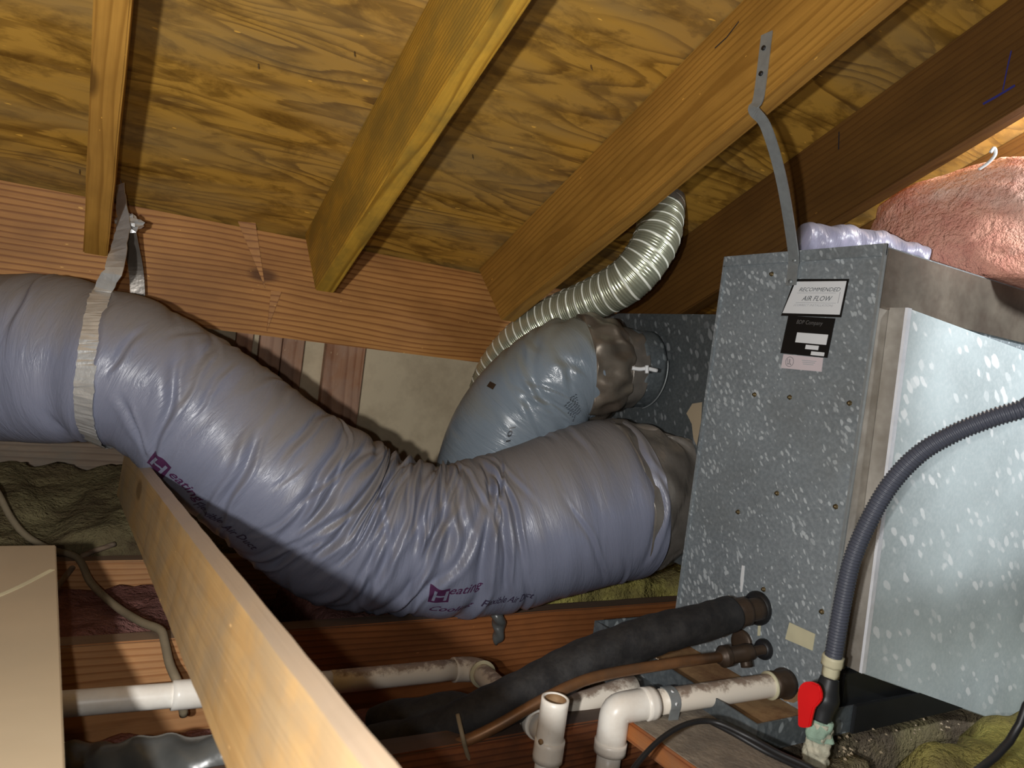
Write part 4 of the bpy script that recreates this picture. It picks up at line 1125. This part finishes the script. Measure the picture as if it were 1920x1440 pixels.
# grey flexible conduit
cd = empty('flexible_conduit', (0.92, 0.55, -0.36), 'dark grey ribbed flexible conduit arching over the bright side panel', 'conduit')
CP = [(1.95, 0.40, 0.16), (1.65, 0.36, 0.13), (1.3, 0.36, 0.085), atd(2010, 735, 0.83), atd(1920, 766, 0.845), atd(1860, 784, 0.86), atd(1790, 812, 0.88), atd(1725, 850, 0.905), atd(1672, 905, 0.93), atd(1630, 975, 0.95), atd(1598, 1050, 0.965), atd(1580, 1130, 0.975), atd(1562, 1235, 0.985)]
CC = Sweep([(*p, 0.0108) for p in CP], 1500)
CC.disp = lambda S, TH: 0.0011 * np.sin(S / 0.0045 * 2 * math.pi)
CC.build('ribbed_tube', M['conduit'], cd, 20, ns=1500)
cl = CC.c[-1]; dz = (CC.c[-1] - CC.c[-50]); dz /= np.linalg.norm(dz)
tube('connector', [cl - dz * 0.004, cl + dz * 0.010], 0.0145, M['cream'], cd, 4, 8, straight=True)
tube('connector', [cl + dz * 0.008, cl + dz * 0.026], 0.0115, M['cream'], cd, 4, 6, straight=True)
# ball valve with red handle
bv = empty('ball_valve', cl + dz * 0.06, 'small shut off valve with a red lever handle beside the pipe port', 'valve')
v_a = cl + dz * 0.028; v_b = atd(1538, 1352, 0.98)
Sweep([(*v_a, 0.012), (*(v_a + (v_b - v_a) * 0.25), 0.015), (*(v_a + (v_b - v_a) * 0.5), 0.0185), (*(v_a + (v_b - v_a) * 0.75), 0.015), (*v_b, 0.013)], 24).build('valve_body', M['dark'], bv, 20)
st0 = (v_a + v_b) / 2
hub = atd(1517, 1305, 0.962)
tube('valve_stem', [st0, hub], 0.007, M['dark'], bv, 4, 12, straight=True)
# lever: rounded head and a tapering arm in the X-constant plane
def lever():
    prof = []
    for a in np.linspace(math.radians(-35), math.radians(215), 14):
        prof.append((24 * math.cos(a), -26 * math.sin(a)))
    pxs = [(1518 + u, 1303 + v) for u, v in prof][::-1]
    pxs = [(1494, 1303), (1497, 1288), (1506, 1279), (1520, 1278), (1533, 1284), (1539, 1298), (1539, 1312), (1532, 1322), (1525, 1328), (1521, 1345), (1517, 1364), (1504, 1365), (1495, 1362), (1495, 1335)]
    A = [hit(x, y, 0, hub[0] - 0.012) for x, y in pxs]; B_ = [p + np.array([0.006, 0, 0]) for p in A]; n = len(A)
    f = [tuple(range(n)), tuple(range(2 * n - 1, n - 1, -1))] + [(i, i + n, (i + 1) % n + n, (i + 1) % n) for i in range(n)]
    o = mesh('lever_handle', A + B_, f, M['red'], bv)
    bm = bmesh.new(); bm.from_mesh(o.data); bmesh.ops.recalc_face_normals(bm, faces=bm.faces)
    bmesh.ops.bevel(bm, geom=bm.edges[:], offset=0.0016, segments=2, affect='EDGES'); bm.to_mesh(o.data); bm.free()
lever()
# crusted riser under the valve
cr = empty('crusted_pipe', atd(1528, 1440, 0.97), 'riser pipe crusted white and green with corrosion below the red handled valve', 'pipe')
r0 = v_b; r1 = atd(1528, 1440, 0.985); r2 = r1 + (r1 - r0) * 1.6
rr_ = np.random.RandomState(8)
G1 = Sweep([(*r0, 0.015), (*r1, 0.0155), (*r2, 0.015)], 90)
G1.disp = lambda S, TH: 0.0025 * np.sin(S * 210 + 3 * np.cos(TH)) * np.cos(2 * TH + S * 100) + 0.0015 * np.sin(7 * TH + S * 260)
G1.build('pipe', M['crust'], cr, 30)
G2 = Sweep([(*(r0 - (r1 - r0) * 0.05), 0.014), (*(r0 + (r1 - r0) * 0.35), 0.018)], 30, straight=True)
G2.disp = lambda S, TH: 0.0022 * np.sin(S * 240 + 3 * np.cos(TH)) + 0.0015 * np.sin(6 * TH)
G2.build('green_crust', M['green'], cr, 26)

# orange-edged plank at the bottom
pk = [hit(1182, 1350, 2, -0.489), hit(1275, 1302, 2, -0.489), hit(1560, 1460, 2, -0.489), hit(1350, 1470, 2, -0.489)]
pk = [np.array([0.700, 0.775, -0.489]), np.array([0.84, 0.775, -0.489]), np.array([0.90, 0.30, -0.489]), np.array([0.735, 0.30, -0.489])]
def plank():
    A = Vector(((0.70 + 0.84) / 2 + 0.0, 0.792, -0.487)); B = Vector(((0.735 + 0.90) / 2 - 0.005, 0.22, -0.487))
    return beam('plank', A, B, (1, 0, 0), 0.155, 0.028, M['plank'], bevel=0.003)
pl = plank()
tag(pl, 'orange brown plank with a dusty grey top at the bottom edge under the pipes', 'plank')
dt = beam('dust_layer', (0.772, 0.785, -0.4858), (0.815, 0.22, -0.4858), (1, 0, 0), 0.148, 0.0012, M['dust'], parent=pl, bevel=0)
# timber block carrying the plank, out of sight below it
lb_ = box('lumber_block', (0.70, 0.35, -0.69), (0.86, 0.39, -0.5155), M['old'])
tag(lb_, 'short upright block hidden under the dusty plank', 'block')

# cables
t1 = tube('cable', [atd(-60, 860, 1.55), atd(-10, 915, 1.50), atd(20, 970, 1.47), atd(50, 1005, 1.45), atd(95, 1030, 1.43), atd(145, 1046, 1.41), atd(170, 1092, 1.34), atd(215, 1135, 1.24), atd(262, 1165, 1.16), atd(300, 1181, 1.118),
                    atd(309, 1205, 1.095), atd(318, 1245, 1.07), atd(336, 1288, 1.05), atd(345, 1340, 1.07)], 0.0065, M['cable'], None, 120, 12)
tag(t1, 'tan electrical cable draped over the joists left of the wooden brace', 'cable')
t2 = tube('cable', [atd(215, 1020, 1.5), atd(160, 1040, 1.445), atd(138, 1062, 1.41), atd(108, 1100, 1.33), atd(70, 1150, 1.25)], 0.0055, M['old'], None, 40, 10)
tag(t2, 'short dark cable crossing the tan cable at the tan sheet', 'cable')
t3 = tube('cable', [atd(1150, 1500, 0.80), atd(1195, 1432, 0.84), atd(1240, 1385, 0.87), atd(1290, 1357, 0.89), atd(1340, 1354, 0.90), atd(1400, 1380, 0.88), atd(1460, 1412, 0.87), atd(1520, 1440, 0.86), atd(1580, 1480, 0.85)], 0.0034, M['black'], None, 80, 10)
tag(t3, 'thin black cable arching over the dusty plank', 'cable')
t4 = tube('cable', [atd(1330, 1352, 0.905), atd(1380, 1378, 0.90), atd(1440, 1412, 0.885), atd(1500, 1440, 0.88), atd(1560, 1470, 0.87)], 0.0034, M['black'], None, 50, 10)
tag(t4, 'second thin black cable lying against the first beside the drip pan', 'cable')
t5 = tube('cable', [atd(1780, 1480, 0.72), atd(1840, 1440, 0.74), atd(1885, 1400, 0.75), atd(1912, 1358, 0.76), atd(1960, 1290, 0.77), (1.25, 0.40, -0.33), (1.6, 0.42, -0.36), (1.9, 0.45, -0.40)], 0.0042, M['black'], None, 50, 10)
tag(t5, 'black cable rising at the bottom right corner in front of the yellow insulation', 'cable')

# grey plastic wrapped thing at the bottom left
Gb = Sweep([(*atd(60, 1440, 0.93), 0.028), (*atd(150, 1445, 0.92), 0.032), (*atd(280, 1440, 0.90), 0.035), (*atd(400, 1432, 0.90), 0.034), (*atd(520, 1428, 0.92), 0.030)], 80)
Gb.disp = lambda S, TH: 0.003 * np.sin(S * 50 + 2 * TH) + 0.0018 * np.sin(S * 130 - 3 * TH)
gb = Gb.build('plastic_sleeve', M['grey'], None, 40)
tag(gb, 'crumpled grey plastic sleeve at the bottom left edge beside the tan sheet', 'sleeve')

# black sleeve lump left of the foam pipe
Gk = Sweep([(*atd(700, 1352, 1.08), 0.02), (*atd(760, 1350, 1.06), 0.03), (*atd(850, 1345, 1.05), 0.034), (*atd(900, 1338, 1.05), 0.026)], 50)
Gk.disp = lambda S, TH: 0.002 * np.sin(S * 70 + 2 * TH)
gk = Gk.build('foam_offcut', M['foam'], None, 30)
tag(gk, 'black foam pipe insulation offcut lying behind the foam covered line', 'foam')

# plate batten at the far left, behind the insulation
o = beam('wall_batten', (-1.0, 2.10, -0.315), (0.30, 2.10, -0.315), (0, 1, 0), 0.03, 0.13, M['old'])
tag(o, 'low wooden batten along the back wall under the left end of the duct', 'batten')

# ================================================================== PINK PACK BEHIND THE CABINET
def blob(name, c, rx, ry, rz, mat, seed, amp=0.12, nu=90, nv=60, flat=None):
    U, V = np.meshgrid(np.linspace(0, 2 * math.pi, nu, endpoint=False), np.linspace(-math.pi / 2, math.pi / 2, nv), indexing='ij')
    f1 = 1 + amp * fb(U * 1.0 + np.sin(V), V * 1.5 + np.cos(U), seed, 2.6, 4)
    sx = np.sign(np.cos(U)) * np.abs(np.cos(U)) ** 0.75; sy = np.sign(np.sin(U)) * np.abs(np.sin(U)) ** 0.75
    cv = np.cos(V) ** 0.75
    P = np.stack([c[0] + rx * cv * sx * f1, c[1] + ry * cv * sy * f1, c[2] + rz * np.sign(np.sin(V)) * np.abs(np.sin(V)) ** 0.8 * f1], -1)
    if flat is not None: P[..., 2] = np.maximum(P[..., 2], flat)
    v = P.reshape(-1, 3); f = []
    for i in range(nu):
        for j in range(nv - 1):
            a = i * nv + j; b = ((i + 1) % nu) * nv + j
            f.append((a, b, b + 1, a + 1))
    return mesh(name, v, f, mat, None, smooth=True)
pk_ = blob('insulation_batt', (1.43, 0.76, 0.335), 0.17, 0.21, 0.135, M['pink'], 3, 0.085, flat=0.2455)
tag(pk_, 'bulging pink fibreglass insulation glowing on top of the air handler at the right edge', 'insulation')
Lv = Sweep([(1.03, 0.86, 0.275, 0.026), (1.09, 0.84, 0.279, 0.030), (1.15, 0.82, 0.281, 0.031), (1.20, 0.79, 0.276, 0.027), (1.235, 0.76, 0.268, 0.02)], 70)
Lv.disp = lambda S, TH: 0.0025 * np.sin(S * 90 + 2 * TH) + 0.001 * np.sin(S * 230 - 3 * TH)
lv = Lv.build('plastic_sleeve', M['sleeve3'], None, 50)
tag(lv, 'lavender plastic duct sleeve scrap lying on top of the cabinet below the dark rafter', 'sleeve')
t6 = tube('cable', [atd(1835, 318, 1.22), atd(1852, 306, 1.21), atd(1866, 290, 1.20), atd(1864, 277, 1.20), atd(1857, 286, 1.20)], 0.0028, M['white'], None, 24, 8)
tag(t6, 'short curl of white wire above the pink insulation', 'wire')

# ================================================================== SMALL FINDS
# streaks and a torn tape patch on the cabinet
def face_patch(name, pxs, mat, off=0.0009, X=None, parent=None):
    X = AX if X is None else X
    A = [hit(x, y, 0, X - off) for x, y in pxs]; B_ = [p + np.array([off * 0.9, 0, 0]) for p in A]; n = len(A)
    f = [tuple(range(n)), tuple(range(2 * n - 1, n - 1, -1))] + [(i, i + n, (i + 1) % n + n, (i + 1) % n) for i in range(n)]
    return mesh(name, A + B_, f, mat, parent or ahu)
face_patch('torn_tape', [(1287, 775), (1298, 757), (1316, 754), (1314, 790), (1306, 835), (1300, 822), (1297, 795)], M['cream'] if False else M['sheet'], X=1.06)
face_patch('drip_streak', [(1391, 1060), (1396, 1061), (1394, 1090), (1391, 1110), (1388, 1110), (1388, 1085)], M['white'])
face_patch('drip_streak', [(1421, 1172), (1426, 1172), (1425, 1192), (1420, 1192)], M['cream'])
face_patch('rust_stain', [(1462, 1303), (1480, 1302), (1497, 1292), (1499, 1312), (1488, 1318), (1470, 1314)], M['rust'], off=0.0007)
# grey blob of glue hanging over the red brown joist
Bg = Sweep([(*(hit(925, 1144, 2, -0.496)), 0.010), (*(hit(932, 1152, 2, -0.495)), 0.0125), (*hit(936, 1172, 1, 1.193), 0.0125), (*hit(934, 1196, 1, 1.192), 0.010), (*hit(931, 1207, 1, 1.196), 0.004)], 24)
Bg.disp = lambda S, TH: 0.002 * np.sin(S * 190 + 2 * TH)
gl = Bg.build('glue_blob', M['grey'], None, 18)
tag(gl, 'shiny grey blob of sealant hanging over the edge of the red brown joist', 'sealant')
# pale crumbs along the foot of the drip pan
allv, allf = [], []
rc = random.Random(12)
for i in range(46):
    x = 0.86 + 0.42 * rc.random() ** 1.2; y = 0.60 + 0.05 * rc.random()
    c = np.array([x, y, -0.503 + 0.005 * rc.random()]); r = 0.0012 + 0.0024 * rc.random()
    o_ = len(allv); allv += [c + np.array(d) * r * rc.uniform(.6, 1.3) for d in ((1, 0, 0), (-1, .2, 0), (0, 1, .3), (.2, -1, 0), (0, .2, .7), (0, 0, -.7))]
    allf += [(o_ + a, o_ + b, o_ + c_) for a, b, c_ in ((0, 2, 4), (2, 1, 4), (1, 3, 4), (3, 0, 4), (2, 0, 5), (1, 2, 5), (3, 1, 5), (0, 3, 5))]
tag(mesh('crumbs', allv, allf, M['sheet']), 'pale crumbs scattered along the foot of the drip pan', 'debris', kind='stuff')
batt('insulation_batt', 0.862, 1.03, 0.575, 0.64, -0.69, -0.506, 0.004, M['dusty'], 'dusty insulation edge carrying the pale crumbs beside the drip pan', 63, 'insulation between the joists', edge=0.02)
# scratch across the tan sheet
sc_ = [hit(-5, 1118, 2, zt + 0.0004), hit(40, 1098, 2, zt + 0.0004), hit(98, 1068, 2, zt + 0.0004)]
ribbon('scratch', catmull(sc_, 8), 0.006, 0.0006, M['cream'], sh, wdir=(0.3, 1, 0))
# roofing nail tips poking through the sheathing
def nail_at(px, py):
    r = ray(px, py); t = (ROOF0 + EY * SL) / (r[2] + SL * r[1]); p = r * t; n = np.array([0, -sa, -ca])
    o = Sweep([(*(p - n * 0.004), 0.0013), (*(p + n * 0.007), 0.0012), (*(p + n * 0.011), 0.0004)], 4, straight=True).build('nail_tip', M['brass'], None, 8)
    return o
for x, y, lab in ((150, 318, 'nail tip poking through the sheathing left of the leftmost rafter'),
                  (665, 97, 'nail tip poking through the sheathing just left of the yellow rafter, upper of two'),
                  (485, 120, 'nail tip poking through the sheathing midway between the two left rafters'),
                  (886, 290, 'nail tip poking through the sheathing just right of the yellow rafter'),
                  (1108, 122, 'nail tip poking through the sheathing left of the golden rafter near the top')):
    tag(nail_at(x, y), lab, 'nail', 'nail tips through the roof sheathing')
